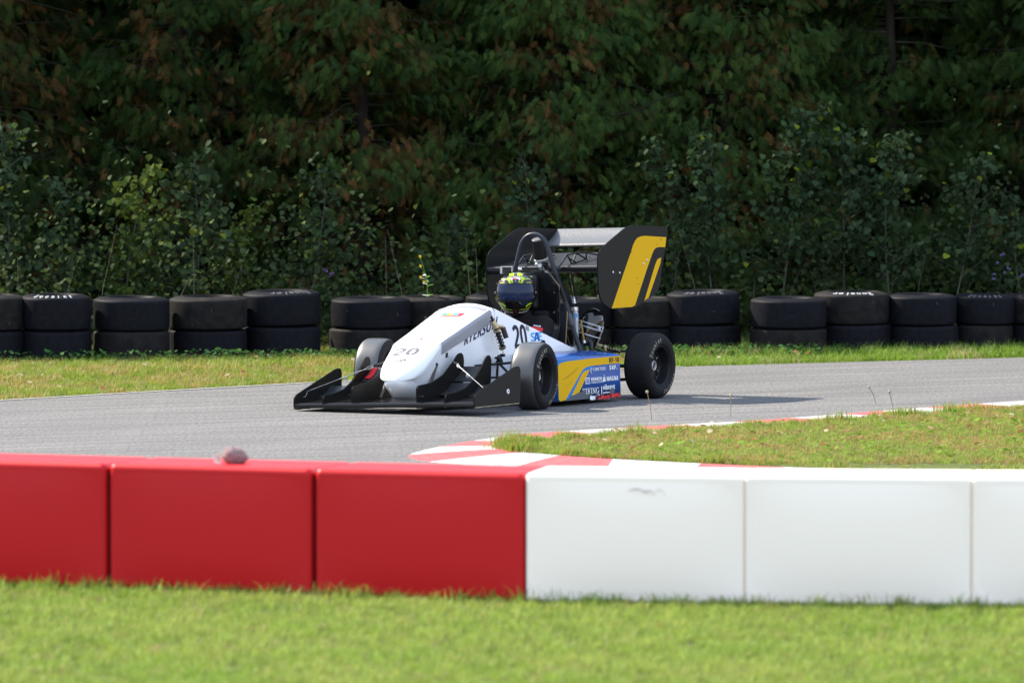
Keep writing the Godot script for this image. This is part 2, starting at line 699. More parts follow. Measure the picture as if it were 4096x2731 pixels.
func leaf_mesh(long: float) -> ArrayMesh:
	# a rounded, pointed leaf, folded a little along its midrib, stalk at the origin
	var b := MB.new()
	var prof := [[0.0, 0.0], [0.12, 0.36], [0.35, 0.5], [0.6, 0.4], [0.82, 0.18], [1.0, 0.0]]
	for s in [-1.0, 1.0]:
		var mid := PackedVector3Array()
		var out := PackedVector3Array()
		for q in prof:
			mid.append(Vector3(0, -0.10 * q[0] * q[0], q[0] * long))
			out.append(Vector3(s * q[1], 0.10 * q[1] - 0.10 * q[0] * q[0], q[0] * long))
		b.grid([mid, out], false, false, false)
	return b.done()

func look(dir: Vector3, roll: float, s: Vector3, at: Vector3) -> Transform3D:
	# z axis along dir, turned by roll about it
	var z := dir.normalized()
	var up := Vector3.UP if absf(z.y) < 0.95 else Vector3.RIGHT
	var x := up.cross(z).normalized()
	var y := z.cross(x)
	var bs := Basis(x, y, z) * Basis(Vector3.BACK, roll)
	return Transform3D(Basis(bs.x * s.x, bs.y * s.y, bs.z * s.z), at)

func build_setting() -> void:
	var soil := mat(0.05, 0.06, 0.02, 1.0)
	soil.albedo_color = Color.WHITE
	soil.albedo_texture = noise_tex(0.02, lin(0.035, 0.05, 0.012), lin(0.10, 0.11, 0.035), 1024, 4, 5)
	soil.uv1_triplanar = true
	soil.uv1_world_triplanar = true
	soil.uv1_scale = Vector3.ONE * 0.6
	M.soil = soil
	tag(part(self, "ground", sheet(p2([-300, -320, 300, -320, 300, 40, -300, 40]), 0.0), soil), "", "", "", "structure")
	# asphalt
	var asphalt := mat(0.15, 0.15, 0.155, 0.85)
	asphalt.albedo_color = Color.WHITE
	asphalt.albedo_texture = noise_tex(0.05, lin(0.070, 0.069, 0.069), lin(0.295, 0.288, 0.282), 1024, 31, 5)
	asphalt.uv1_scale = Vector3(0.6, 0.6, 1)
	asphalt.detail_enabled = true
	asphalt.detail_blend_mode = BaseMaterial3D.BLEND_MODE_MUL
	asphalt.detail_uv_layer = BaseMaterial3D.DETAIL_UV_2
	asphalt.detail_albedo = noise_tex(0.008, lin(0.58, 0.58, 0.60), lin(1.0, 1.0, 1.0), 1024, 33, 5)
	asphalt.heightmap_enabled = true
	asphalt.heightmap_texture = noise_tex(0.16, Color.BLACK, Color.WHITE, 1024, 37, 3)
	asphalt.heightmap_scale = 0.7
	var poly := p2(FAR_EDGE)
	poly.append_array(p2([30, -63, 30, -35.6, -9.2, -35.6]))
	poly.remove_at(0)
	poly.remove_at(0)
	# the second layer runs along the track: long thin bands of rubber and wear
	var tk := sheet(poly, 0.004, 1.0)
	for q in tk.T: tk.T2.append(Vector2(q.dot(Vector2(0.86, -0.5)) * 0.05, q.dot(Vector2(0.5, 0.86)) * 0.55))
	tag(part(self, "track", tk, asphalt), "", "", "", "structure")
	# the pale edge line of the outer side of the bend
	var line := MB.new()
	var lr := []
	for k in range(8, FAR_EDGE.size() - 10, 2):
		var p := Vector3(FAR_EDGE[k], 0.008, FAR_EDGE[k + 1])
		var q := Vector3(FAR_EDGE[k + 2], 0.008, FAR_EDGE[k + 3])
		var n := (q - p).cross(Vector3.UP).normalized()
		if n.z < 0: n = -n
		lr.append(PackedVector3Array([p + n * 0.02, p + n * 0.085]))
	line.grid(lr, false, false, false)
	var lm := rough_surface(mat(0.5, 0.5, 0.48, 0.8), lin(0.14, 0.14, 0.135), lin(0.34, 0.335, 0.32), 1.5, 0.02, 8)
	tag(part(self, "edge_line", line, lm), "", "", "", "structure")
	# kerb round the infield, painted red and white by turns
	var kerb := thing("kerb", Vector3.ZERO)
	tag(kerb, "", "", "", "structure")
	var o := p2(KERB_OUT)
	var i := p2(KERB_IN)
	var co := Curve2D.new()
	var ci := Curve2D.new()
	for k in o.size():
		var to := (o[mini(k + 1, o.size() - 1)] - o[maxi(k - 1, 0)]) / 6.0
		var ti := (i[mini(k + 1, i.size() - 1)] - i[maxi(k - 1, 0)]) / 6.0
		co.add_point(o[k], -to, to)
		ci.add_point(i[k], -ti, ti)
	var red := rough_surface(mat(0.4, 0.03, 0.03, 0.7), lin(0.28, 0.055, 0.06), lin(0.42, 0.105, 0.11), 1.2, 0.02, 51)
	var white := rough_surface(mat(0.6, 0.6, 0.6, 0.7), lin(0.17, 0.17, 0.17), lin(0.46, 0.45, 0.44), 1.2, 0.02, 52)
	red.roughness = 0.7
	white.roughness = 0.7
	var pairs := []
	for k in o.size() - 1:
		var steps := maxi(1, int(o[k].distance_to(o[k + 1]) / 0.14))
		for s in steps:
			pairs.append([co.sample(k, float(s) / steps), ci.sample(k, float(s) / steps)])
	var run := 0.0
	var band := []
	var is_red := true
	for k in pairs.size():
		band.append(pairs[k])
		if k > 0: run += ((pairs[k][0] + pairs[k][1]) * 0.5).distance_to((pairs[k - 1][0] + pairs[k - 1][1]) * 0.5)
		if (run > 0.46 or k == pairs.size() - 1) and band.size() > 1:
			var rows := []
			for q in band:
				var row := PackedVector3Array()
				for c in [[-0.01, 0.003], [0.0, 0.007], [0.3, 0.015], [0.6, 0.021], [0.93, 0.024], [1.0, 0.022], [1.0, -0.01]]:
					var pp: Vector2 = q[0].lerp(q[1], c[0])
					row.append(Vector3(pp.x, c[1], pp.y))
				rows.append(row)
			part(kerb, "painted_section", MB.new().grid(rows), red if is_red else white)
			is_red = not is_red
			band = [pairs[k]]
			run = 0.0
	# infield behind the kerb
	var inner := PackedVector2Array()
	for q in pairs: inner.append(q[1])
	inner.append_array(p2([12, -43, 12, -57]))
	tag(part(self, "infield", sheet(inner, 0.020), soil), "", "", "", "structure")
	build_grass(inner)

func tint(a: Array, v: float) -> Color:
	var k := rng.randf_range(1.0 - v, 1.0 + v)
	return Color(a[0] * k * rng.randf_range(0.92, 1.08), a[1] * k, a[2] * k * rng.randf_range(0.9, 1.1))

func build_grass(inner: PackedVector2Array) -> void:
	var tufts := [tuft_mesh(9, 0.055, 0.03, 0.0022, 1), tuft_mesh(9, 0.05, 0.03, 0.0026, 2)]
	var patch := FastNoiseLite.new()
	patch.seed = 77
	patch.frequency = 0.9
	# the lawn in front of the barrier
	for t in 2:
		var xs := []
		var cs := []
		for k in 26000:
			var p := Vector3(rng.randf_range(-5.8, 5.8), 0, rng.randf_range(-35.2, -27.6))
			if p.z < barrier_front(p.x) + 0.01: continue
			var near_wall := p.z < barrier_front(p.x) + 0.18
			var s := rng.randf_range(0.7, 1.15) * (rng.randf_range(1.3, 2.0) if near_wall and rng.randf() < 0.4 else 1.0)
			xs.append(Transform3D(Basis(Vector3.UP, rng.randf() * TAU).scaled(Vector3(s, s * rng.randf_range(0.8, 1.1), s)), p))
			var n := patch.get_noise_2d(p.x, p.z)
			var c := [0.21 + 0.06 * n, 0.285 + 0.03 * n, 0.048 + 0.02 * n]
			if rng.randf() < 0.07: c = [0.30, 0.27, 0.09]
			cs.append(tint(c, 0.32))
		tag(scatter(self, "lawn_grass", tufts[t], M.grass, xs, cs), "bright mown lawn in front of the red and white barrier", "grass")
	# infield: short, worn, with brown patches and broad weeds
	var short_tuft := tuft_mesh(9, 0.042, 0.035, 0.0024, 5)
	var xs := []
	var cs := []
	for k in 42000:
		var p := Vector2(rng.randf_range(-0.1, 6.4), rng.randf_range(-53.5, -43.2))
		if not Geometry2D.is_point_in_polygon(p, inner): continue
		var n := patch.get_noise_2d(p.x * 1.6, p.y * 0.8)
		var s := rng.randf_range(0.55, 1.2)
		xs.append(Transform3D(Basis(Vector3.UP, rng.randf() * TAU).scaled(Vector3(s, s * 0.9, s)), Vector3(p.x, 0.020, p.y)))
		var c := [0.215, 0.27, 0.045]
		if n > 0.12 and rng.randf() < 0.65: c = [0.30, 0.22, 0.075]
		elif rng.randf() < 0.2: c = [0.26, 0.20, 0.08]
		cs.append(tint(c, 0.3))
	# longer blades that hang over the inner side of the kerb
	var ki := p2(KERB_IN)
	var ko := p2(KERB_OUT)
	for k in 2300:
		var j := rng.randi_range(0, 11) if k % 3 < 2 else rng.randi_range(11, 16)
		var t := rng.randf()
		var a := ki[j].lerp(ki[j + 1], t)
		var b := ko[j].lerp(ko[j + 1], t)
		var p := a.lerp(b, absf(rng.randfn(0.0, 0.10)) - 0.12)
		var clump := 0.55 + 1.2 * maxf(0.0, patch.get_noise_2d(p.x * 3.0, p.y * 3.0) * 2.0)
		var s := rng.randf_range(0.7, 1.2) * clump
		xs.append(Transform3D(Basis(Vector3.UP, rng.randf() * TAU).scaled(Vector3(s, s * 1.15, s)), Vector3(p.x, 0.028, p.y)))
		cs.append(tint([0.17, 0.25, 0.028] if rng.randf() < 0.75 else [0.30, 0.22, 0.075], 0.3))
	tag(scatter(self, "infield_grass", short_tuft, M.grass, xs, cs), "patchy green and brown grass inside the kerb", "grass")
	var leaf := leaf_mesh(1.0)
	xs = []
	cs = []
	for k in 5200:
		var p := Vector2(rng.randf_range(-0.1, 6.2), rng.randf_range(-53.0, -43.2))
		if not Geometry2D.is_point_in_polygon(p, inner): continue
		var a := rng.randf() * TAU
		var s := rng.randf_range(0.02, 0.045)
		xs.append(look(Vector3(cos(a), rng.randf_range(0.1, 0.7), sin(a)), rng.randf_range(-0.4, 0.4), Vector3.ONE * s, Vector3(p.x, 0.025 + rng.randf() * 0.02, p.y)))
		cs.append(tint([0.13, 0.21, 0.025] if rng.randf() < 0.85 else [0.22, 0.13, 0.06], 0.3))
	tag(scatter(self, "broadleaf_weeds", leaf, M.leaf, xs, cs), "low broad-leaved weeds among the infield grass", "weeds")
	# the far verge between the track and the tyres
	xs = []
	cs = []
	for k in 52000:
		var x := rng.randf_range(-5.5, 6.5)
		var z := rng.randf_range(-60.0, -49.0)
		var e := far_edge_z(x)
		if z > e - 0.02: continue
		var n := patch.get_noise_2d(x * 1.3, z * 0.9)
		var edge := z > e - 0.25
		var s := rng.randf_range(0.6, 1.3) * (1.3 if x > 1.0 else 1.0)
		if z < e - 2.5 or z < -56.6: s *= 1.5
		xs.append(Transform3D(Basis(Vector3.UP, rng.randf() * TAU).scaled(Vector3(s, s, s)), Vector3(x, 0.0, z)))
		var c := [0.185, 0.24, 0.03]
		if x > 0.9: c = [0.145, 0.235, 0.025]
		elif n > 0.0 and rng.randf() < 0.6: c = [0.30, 0.23, 0.065]
		if rng.randf() < 0.1: c = [0.32, 0.27, 0.13]
		cs.append(tint(c, 0.28))
	tag(scatter(self, "verge_grass", short_tuft, M.grass, xs, cs), "rough grass verge between the track and the tyre wall", "grass")
	# taller seeding grass and weeds along the foot of the tyres
	var tall := tuft_mesh(8, 0.16, 0.03, 0.0024, 6)
	xs = []
	cs = []
	for k in 1900:
		var x := rng.randf_range(-4.6, 5.2)
		var z := remap(x, -3.9, 3.8, -55.55, -57.15) + rng.randf_range(-0.25, 0.22)
		var s := rng.randf_range(0.3, 1.0) * (1.0 if x > 0.8 else 0.7)
		xs.append(Transform3D(Basis(Vector3.UP, rng.randf() * TAU).scaled(Vector3.ONE * s), Vector3(x, 0.0, z)))
		cs.append(tint([0.10, 0.19, 0.025] if rng.randf() < 0.8 else [0.24, 0.20, 0.09], 0.3))
	tag(scatter(self, "tall_grass", tall, M.grass, xs, cs), "taller grass growing against the foot of the tyre wall", "grass")
	xs = []
	cs = []
	for k in 1500:
		var x := rng.randf_range(-4.6, 2.6)
		var z := remap(x, -3.9, 3.8, -55.5, -57.1) + rng.randf_range(-0.2, 0.12)
		var a := rng.randf() * TAU
		xs.append(look(Vector3(cos(a), rng.randf_range(0.2, 1.2), sin(a)), 0.0, Vector3.ONE * rng.randf_range(0.02, 0.042), Vector3(x, rng.randf_range(0.0, 0.10), z)))
		cs.append(tint([0.04, 0.10, 0.025], 0.3))
	tag(scatter(self, "verge_weeds", leaf, M.leaf, xs, cs), "dark leafy weeds at the foot of the tyre wall", "weeds")
	# fallen leaves, dry and curled
	xs = []
	cs = []
	for k in 260:
		var on_verge := k % 2 == 0
		var x := rng.randf_range(-4.5, 5.5) if on_verge else rng.randf_range(0.2, 5.0)
		var z := far_edge_z(x) - rng.randf_range(0.0, 3.5) if on_verge else rng.randf_range(-50.0, -44.0)
		if not on_verge and not Geometry2D.is_point_in_polygon(Vector2(x, z), inner): continue
		var a := rng.randf() * TAU
		xs.append(look(Vector3(cos(a), rng.randf_range(-0.2, 0.4), sin(a)), rng.randf_range(-0.8, 0.8), Vector3.ONE * rng.randf_range(0.02, 0.042), Vector3(x, rng.randf_range(0.04, 0.07) if on_verge else 0.06, z)))
		cs.append(tint([0.28, 0.13, 0.06] if rng.randf() < 0.6 else [0.42, 0.36, 0.26], 0.3))
	tag(scatter(self, "fallen_leaves", leaf, M.leaf, xs, cs), "dry leaves fallen on the grass", "leaves")

const JOINTS := [-3.82, -34.95, -2.85, -34.55, -1.88, -34.15, -0.915, -33.77, 0.06, -33.42, 1.05, -33.26, 2.07, -33.15, 3.08, -33.08, 4.1, -33.05]

func barrier_front(x: float) -> float:
	for k in range(0, JOINTS.size() - 2, 2):
		if x >= JOINTS[k] and x < JOINTS[k + 2]:
			return remap(x, JOINTS[k], JOINTS[k + 2], JOINTS[k + 1], JOINTS[k + 3])
	return JOINTS[1] if x < 0 else JOINTS[-1]

func build_barrier() -> void:
	var labels := ["red plastic barrier block outside the left edge", "red plastic barrier block cut off by the left edge of the photo", "red plastic barrier block with a stone lying on top", "red plastic barrier block that touches the first white block", "white plastic barrier block that touches the red blocks, a dark scuff near its top", "white plastic barrier block standing between two other white blocks", "white plastic barrier block cut off by the right edge of the photo", "white plastic barrier block outside the right edge"]
	for k in 8:
		var a := Vector3(JOINTS[k * 2], 0, JOINTS[k * 2 + 1])
		var b := Vector3(JOINTS[k * 2 + 2], 0, JOINTS[k * 2 + 3])
		var d := (b - a).normalized()
		var back := d.cross(Vector3.UP).normalized()
		if back.z > 0: back = -back
		var is_red := k < 4
		var at := Transform3D(Basis(d, Vector3.UP, -back), (a + b) / 2.0 + back * 0.26)
		var L := a.distance_to(b) - (0.016 if is_red else 0.004)
		var body := MB.new()
		var box := MB.new().rbox(Vector3(L, 0.588, 0.52), 0.030 if is_red else 0.022, Transform3D(), 4)
		# moulded plastic: the big faces belly out a little, the foot is a touch narrower
		var push := 0.012 if is_red else 0.02
		# finer front sheet so that the belly shows
		body.add(box, Transform3D(Basis(), Vector3(0, 0.294, 0)))
		var rows := []
		for r in 9:
			var row := PackedVector3Array()
			for c in 13:
				var u := c / 12.0 * 2.0 - 1.0
				var v := r / 8.0 * 2.0 - 1.0
				var e := pow(1.0 - u * u, 0.6) * pow(1.0 - v * v, 0.7)
				row.append(Vector3(u * (L / 2 - 0.030), 0.294 + v * 0.262, 0.2595 + push * e))
			rows.append(row)
		body.grid(rows, false, false, false)
		var o := thing("barrier_block", Vector3.ZERO)
		o.transform = at
		part(o, "shell", body, M.red_plastic if is_red else M.white_plastic)
		part(o, "seam_strip", MB.new().bx(Vector3(L / 2 + (0.008 if is_red else 0.003), 0.285, -0.008), Vector3(0.009, 0.55, 0.49)), M.seam_red if is_red else M.white_plastic)
		if k == 4:
			for q in [[0.02, 0.535, 0.10, 0.012], [0.07, 0.528, 0.06, 0.010], [0.12, 0.533, 0.05, 0.006]]:
				var ps := []
				for s in 6:
					var t := s / 5.0
					ps.append(Vector3(q[0] + q[2] * (t - 0.5), q[1] - 0.012 - 0.02 * (t - 0.4) * (t - 0.4) * 4.0, 0.268 + 0.005))
				part(o, "scuff_mark", MB.new().tube(ps, [0.0004, q[3] * 0.14, q[3] * 0.2, q[3] * 0.16, q[3] * 0.1, 0.0004], 4), mat(0.32, 0.29, 0.27, 0.8))
		tag(o, labels[k], "barrier", "plastic blocks of the trackside barrier")
	# the stone on the second red block and the pale scrap beside it
	var st := MB.new()
	var nz := FastNoiseLite.new()
	nz.seed = 5
	nz.frequency = 1.3
	var rows := []
	for r in 13:
		var el := -PI / 2 + PI * r / 12.0
		var row := PackedVector3Array()
		for c in 18:
			var az := TAU * c / 18.0
			var d := Vector3(cos(el) * cos(az), sin(el), cos(el) * sin(az))
			var q := d * (1.0 + 0.28 * nz.get_noise_3dv(d * 1.6))
			row.append(Vector3(q.x * 0.058, maxf(q.y, -0.72) * 0.042 + (0.010 if q.x < -0.15 and q.y > 0.2 else 0.0), q.z * 0.045))
		rows.append(row)
	st.grid(rows, true)
	var sx := (538.0 - 1176.0) / 16950.0 * 34.1
	var stone := part(self, "stone", st, M.stone, Transform3D(Basis(Vector3.UP, 0.3), Vector3(sx, 0.588 + 0.030, -34.12)))
	tag(stone, "rounded brownish pink stone lying on top of a red barrier block", "stone")
	var sp := MB.new()
	rows = []
	for r in 5:
		var row := PackedVector3Array()
		for c in 4:
			row.append(Vector3((c - 1.5) * 0.012 + 0.006 * sin(r * 1.7), 0.004 + r * 0.011 + 0.005 * sin(c * 2.0 + r), 0.010 * sin(r * 1.1 + c * 1.5)))
		rows.append(row)
	sp.grid(rows, false, false, false)
	var scrap := part(self, "leaf_scrap", sp, M.pale, Transform3D(Basis(Vector3.UP, 0.4), Vector3(sx - 0.082, 0.588, -34.05)))
	tag(scrap, "small pale crumpled scrap beside the stone on the red block", "scrap")

# ------------------------------------------------------------------ tyre wall
const SLICK_TOP := [[0.64, 1.0], [0.74, 0.99], [0.82, 0.96], [0.89, 0.915], [0.925, 0.88], [0.94, 0.855], [0.965, 0.84], [0.985, 0.80], [0.996, 0.74]]

func slick_top(r: float) -> float:
	for k in SLICK_TOP.size() - 1:
		if r < SLICK_TOP[k + 1][0]:
			return remap(maxf(r, 0.66), SLICK_TOP[k][0], SLICK_TOP[k + 1][0], SLICK_TOP[k][1], SLICK_TOP[k + 1][1])
	return 0.74

func slick(R: float, W: float, hole: float) -> MB:
	# a bare racing slick lying flat, its base at y = 0: flat tread, round shoulders, bulging sidewalls, open centre
	var pr := []
	var h := W / 2.0
	var half := [Vector2(hole, 0.66 * h), Vector2(hole + 0.010, 0.82 * h), Vector2(hole + 0.025, 0.94 * h)]
	for q in SLICK_TOP: half.append(Vector2(R * q[0], q[1] * h))
	half.append_array([Vector2(R * 1.001, 0.66 * h), Vector2(R * 1.004, 0.35 * h), Vector2(R * 1.004, 0.0)])
	for p in half: pr.append(Vector2(p.x, h + p.y))
	for k in range(half.size() - 2, -1, -1): pr.append(Vector2(half[k].x, h - (half[k].y if k < 3 else minf(h * 0.985, half[k].y * 1.22))))
	for k in 5:
		var t := (k + 1) / 6.0
		pr.append(Vector2(lerpf(hole, R * 0.93, sin(t * PI) * 0.9), h + lerpf(-0.62, 0.62, t) * h))
	pr.append(Vector2(hole, h + 0.62 * h))
	return MB.new().lathe(pr, Transform3D(), 44)

func ring_text(s: String, rad: float, size: float, centre: float, step: float, slant: float, y_at: Callable, fatten := 1.0) -> MB:
	# letters set round a circle in the x-z plane, tops pointing outwards (size > 0) and following y_at(radius)
	var out := MB.new()
	for k in s.length():
		var a := centre + (k - (s.length() - 1) / 2.0) * step
		var g := letters(s[k], size * (0.3 if s[k] in "ilt" else 0.55) * fatten, size * (1.0 if s[k] == s[k].to_upper() or s[k] in "lti" else 0.72), false, "Droid Serif", slant * size, 0.001)
		var b := Basis(Vector3.UP, -a)
		g.warp(func(p): 
			var q: Vector3 = b * Vector3(rad + p.y - size * 0.4, 0, p.x - size * 0.3)
			q.y = y_at.call(Vector2(q.x, q.z).length()) + 0.002 + p.z
			return q)
		out.add(g)
	return out

func build_tyres() -> void:
	# centre x pixels are worked out to metres: [x, z, radius, height of two, upper shift x, tilt, lettering 0 none 1 towards us 2 away, place]
	var L := [
		[-3.98, -56.0, 0.275, 0.520, 0.0, 0.0, 0, "first stack from the left, cut off by the left edge"],
		[-3.475, -56.08, 0.270, 0.520, 0.0, 0.006, 1, "second stack from the left"],
		[-2.91, -56.3, 0.292, 0.492, 0.0, 0.016, 0, "third stack from the left"],
		[-2.335, -56.6, 0.300, 0.486, 0.0, -0.004, 0, "fourth stack from the left"],
		[-1.785, -56.9, 0.302, 0.517, 0.008, -0.03, 2, "fifth stack from the left, beside the left gap"],
		[-1.108, -57.2, 0.308, 0.453, 0.012, -0.005, 0, "stack just right of the left gap, behind the car nose"],
		[-0.655, -57.55, 0.285, 0.447, 0.0, 0.0, 0, "stack that carries the yellow flowered weed"],
		[-0.08, -57.4, 0.283, 0.470, 0.0, 0.0, 0, "stack left of the driver's helmet, behind the car"],
		[0.50, -57.4, 0.290, 0.440, 0.0, 0.0, 0, "stack hidden behind the roll hoop of the car"],
		[1.03, -57.4, 0.262, 0.444, 0.0, -0.01, 0, "stack right below the yellow striped wing plate"],
		[1.495, -57.35, 0.284, 0.499, -0.004, -0.045, 2, "leaning stack left of the right gap"],
		[2.145, -57.2, 0.296, 0.452, 0.0, 0.01, 0, "first stack right of the right gap"],
		[2.66, -57.5, 0.294, 0.488, -0.01, 0.0, 2, "second stack right of the right gap"],
		[3.21, -57.6, 0.276, 0.464, -0.012, 0.008, 0, "third stack right of the right gap"],
		[3.69, -57.8, 0.24, 0.455, 0.01, 0.022, 1, "fourth stack right of the right gap"],
		[4.17, -58.0, 0.29, 0.450, 0.0, 0.0, 0, "stack cut off by the right edge"]]
	for k in L.size():
		var q: Array = L[k]
		var W: float = q[3] / 2.0
		for lev in 2:
			var up := lev == 1
			var R: float = q[2] * (1.0 if up else rng.randf_range(0.985, 1.03))
			var at := Transform3D(Basis(), Vector3(q[0] + (q[4] if up else 0.0), W * lev, q[1] + (rng.randf_range(-0.01, 0.015) if up else 0.0)))
			if up: at.basis = Basis.from_euler(Vector3(0.02, 0, -q[5] * 0.6))
			var hole := R * rng.randf_range(0.50, 0.56)
			var turn := Transform3D(Basis(Vector3.UP, rng.randf() * TAU), Vector3.ZERO)
			var skin: Material = M.old_rubber_dusty if (k * 2 + lev) % 3 == 1 else M.old_rubber
			var n_marks := rng.randi_range(0, 2) if up else 0
			var o: Node3D
			if n_marks > 0 or (up and q[6] > 0):
				o = thing("tyre", Vector3.ZERO)
				o.transform = at
				part(o, "carcass", slick(R, W, hole), skin, turn)
			else:
				o = part(self, "tyre", slick(R, W, hole), skin, at)
			if up and q[6] > 0:
				var f := func(r: float) -> float: return W * (0.5 + 0.5 * slick_top(r / R))
				if q[6] == 1:
					# on the far side of the hole too, read from our side
					part(o, "lettering", ring_text_in("Hoosier", R * 0.83, 0.050, 0.20, f), M.chalk if k == 1 else M.chalk_mid)
				else:
					part(o, "lettering", ring_text("Hoosier", R * 0.84, 0.050, PI / 2.0 + (-0.35 if k == 4 else 0.0), 0.19, 0.25, f, 1.15), M.chalk if k == 12 else M.chalk_mid)
			for c in n_marks:
				var a: float = rng.randf_range(0.8, 2.3)
				var y0 := rng.randf_range(0.1, 0.7) * W
				var y1 := minf(y0 + rng.randf_range(0.01, 0.045), W * 0.82)
				part(o, "chalk_mark", MB.new().tube([Vector3(cos(a), 0, sin(a)) * (R * 1.004) + Vector3.UP * y0, Vector3(cos(a + 0.01), 0, sin(a + 0.01)) * (R * 1.004) + Vector3.UP * y1], rng.randf_range(0.0006, 0.0013), 4), M.chalk_dim)
			tag(o, ("upper" if up else "lower") + " slick tyre of the " + q[7], "tyre", "slick tyres of the barrier wall")
	# the weed on top of the seventh stack
	var w := thing("flowering_weed", Vector3(-0.66, 0.44, -57.45))
	var stem := MB.new()
	var pts := [Vector3(0, 0, 0), Vector3(0.0, 0.09, 0.01), Vector3(-0.012, 0.17, 0.0), Vector3(-0.035, 0.25, 0.01), Vector3(-0.055, 0.31, 0.0)]
	stem.tube(pts, [0.004, 0.0035, 0.003, 0.0025, 0.002], 5)
	stem.tube([pts[1], Vector3(-0.05, 0.15, 0.02)], 0.002, 4)
	stem.tube([pts[2], Vector3(-0.05, 0.235, -0.01)], 0.0018, 4)
	part(w, "stem", stem, mat(0.10, 0.20, 0.05, 0.6))
	var lf := leaf_mesh(1.0)
	var gm := mat(0.11, 0.24, 0.035, 0.5)
	gm.backlight_enabled = true
	gm.backlight = Color(0.8, 0.8, 0.8)
	for k in 13:
		var p: Vector3 = pts[1].lerp(pts[3], k / 12.0) if k < 8 else Vector3.ZERO + Vector3.UP * 0.012
		var a := k * 2.4
		part(w, "leaf", lf, gm, look(Vector3(cos(a), 0.3, sin(a)), 0.2, Vector3(0.03, 0.03, rng.randf_range(0.04, 0.07)), p))
	for p in [Vector3(-0.055, 0.315, 0), Vector3(-0.05, 0.155, 0.02), Vector3(-0.052, 0.24, -0.01), Vector3(-0.025, 0.12, 0.02)]:
		part(w, "flower_head", MB.new().lathe([Vector2(0.001, -0.012), Vector2(0.007, -0.006), Vector2(0.008, 0.004), Vector2(0.011, 0.010), Vector2(0.001, 0.012)], Transform3D(Basis(), p), 8), mat(0.62, 0.42, 0.03, 0.6))
	tag(w, "tall green weed with yellow flowers growing on top of a tyre behind the car nose", "weed")
	# dandelion and plantain stalks that stand above the infield grass
	var sp := [[0.90, -47.42, 0.18, -0.03, "seed stalk nearest the rear wheel, a pale head on a reddish stem"], [1.42, -47.78, 0.14, 0.0, "thin bare upright stalk in the infield, second from the left"], [2.44, -49.4, 0.11, -0.045, "leaning stalk with a white head near the kerb on the right"], [2.47, -47.6, 0.17, -0.03, "dark seed stalk standing among the infield grass at right"]]
	for q in sp:
		var s := thing("seed_stalk", Vector3(q[0], 0.045, q[1]))
		part(s, "stem", MB.new().tube([Vector3.ZERO, Vector3(q[3] * 0.3, q[2] * 0.5, 0), Vector3(q[3], q[2], 0)], 0.0026, 5), mat(0.22, 0.16, 0.09, 0.7))
		part(s, "head", MB.new().lathe([Vector2(0.001, -0.010), Vector2(0.009, -0.004), Vector2(0.010, 0.004), Vector2(0.006, 0.011), Vector2(0.001, 0.013)], Transform3D(Basis(), Vector3(q[3], q[2], 0)), 8), mat(0.30, 0.27, 0.19, 0.9))
		tag(s, q[4], "weed", "stalks standing in the infield grass")

func ring_text_in(s: String, rad: float, size: float, step: float, y_at: Callable) -> MB:
	# letters on the near side of the ring, their tops towards the centre, so that they read upright from the track
	var out := MB.new()
	for k in s.length():
		var a := PI / 2.0 - (k - (s.length() - 1) / 2.0) * step * -1.0
		a = PI / 2.0 - (k - (s.length() - 1) / 2.0) * step
		var g := letters(s[k], size * (0.22 if s[k] in "ilt" else 0.42), size * (1.0 if s[k] == s[k].to_upper() or s[k] in "lti" else 0.74), false, "Droid Serif", 0.2 * size, 0.001)
		g.warp(func(p):
			# x of the letter runs along +x at a = 90 degrees, its height towards the centre
			var r: float = rad + size * 0.5 - p.y
			var aa: float = a - (p.x - size * 0.3) / rad
			return Vector3(r * cos(aa), y_at.call(r) + 0.002 + p.z, r * sin(aa)))
		out.add(g)
	return out

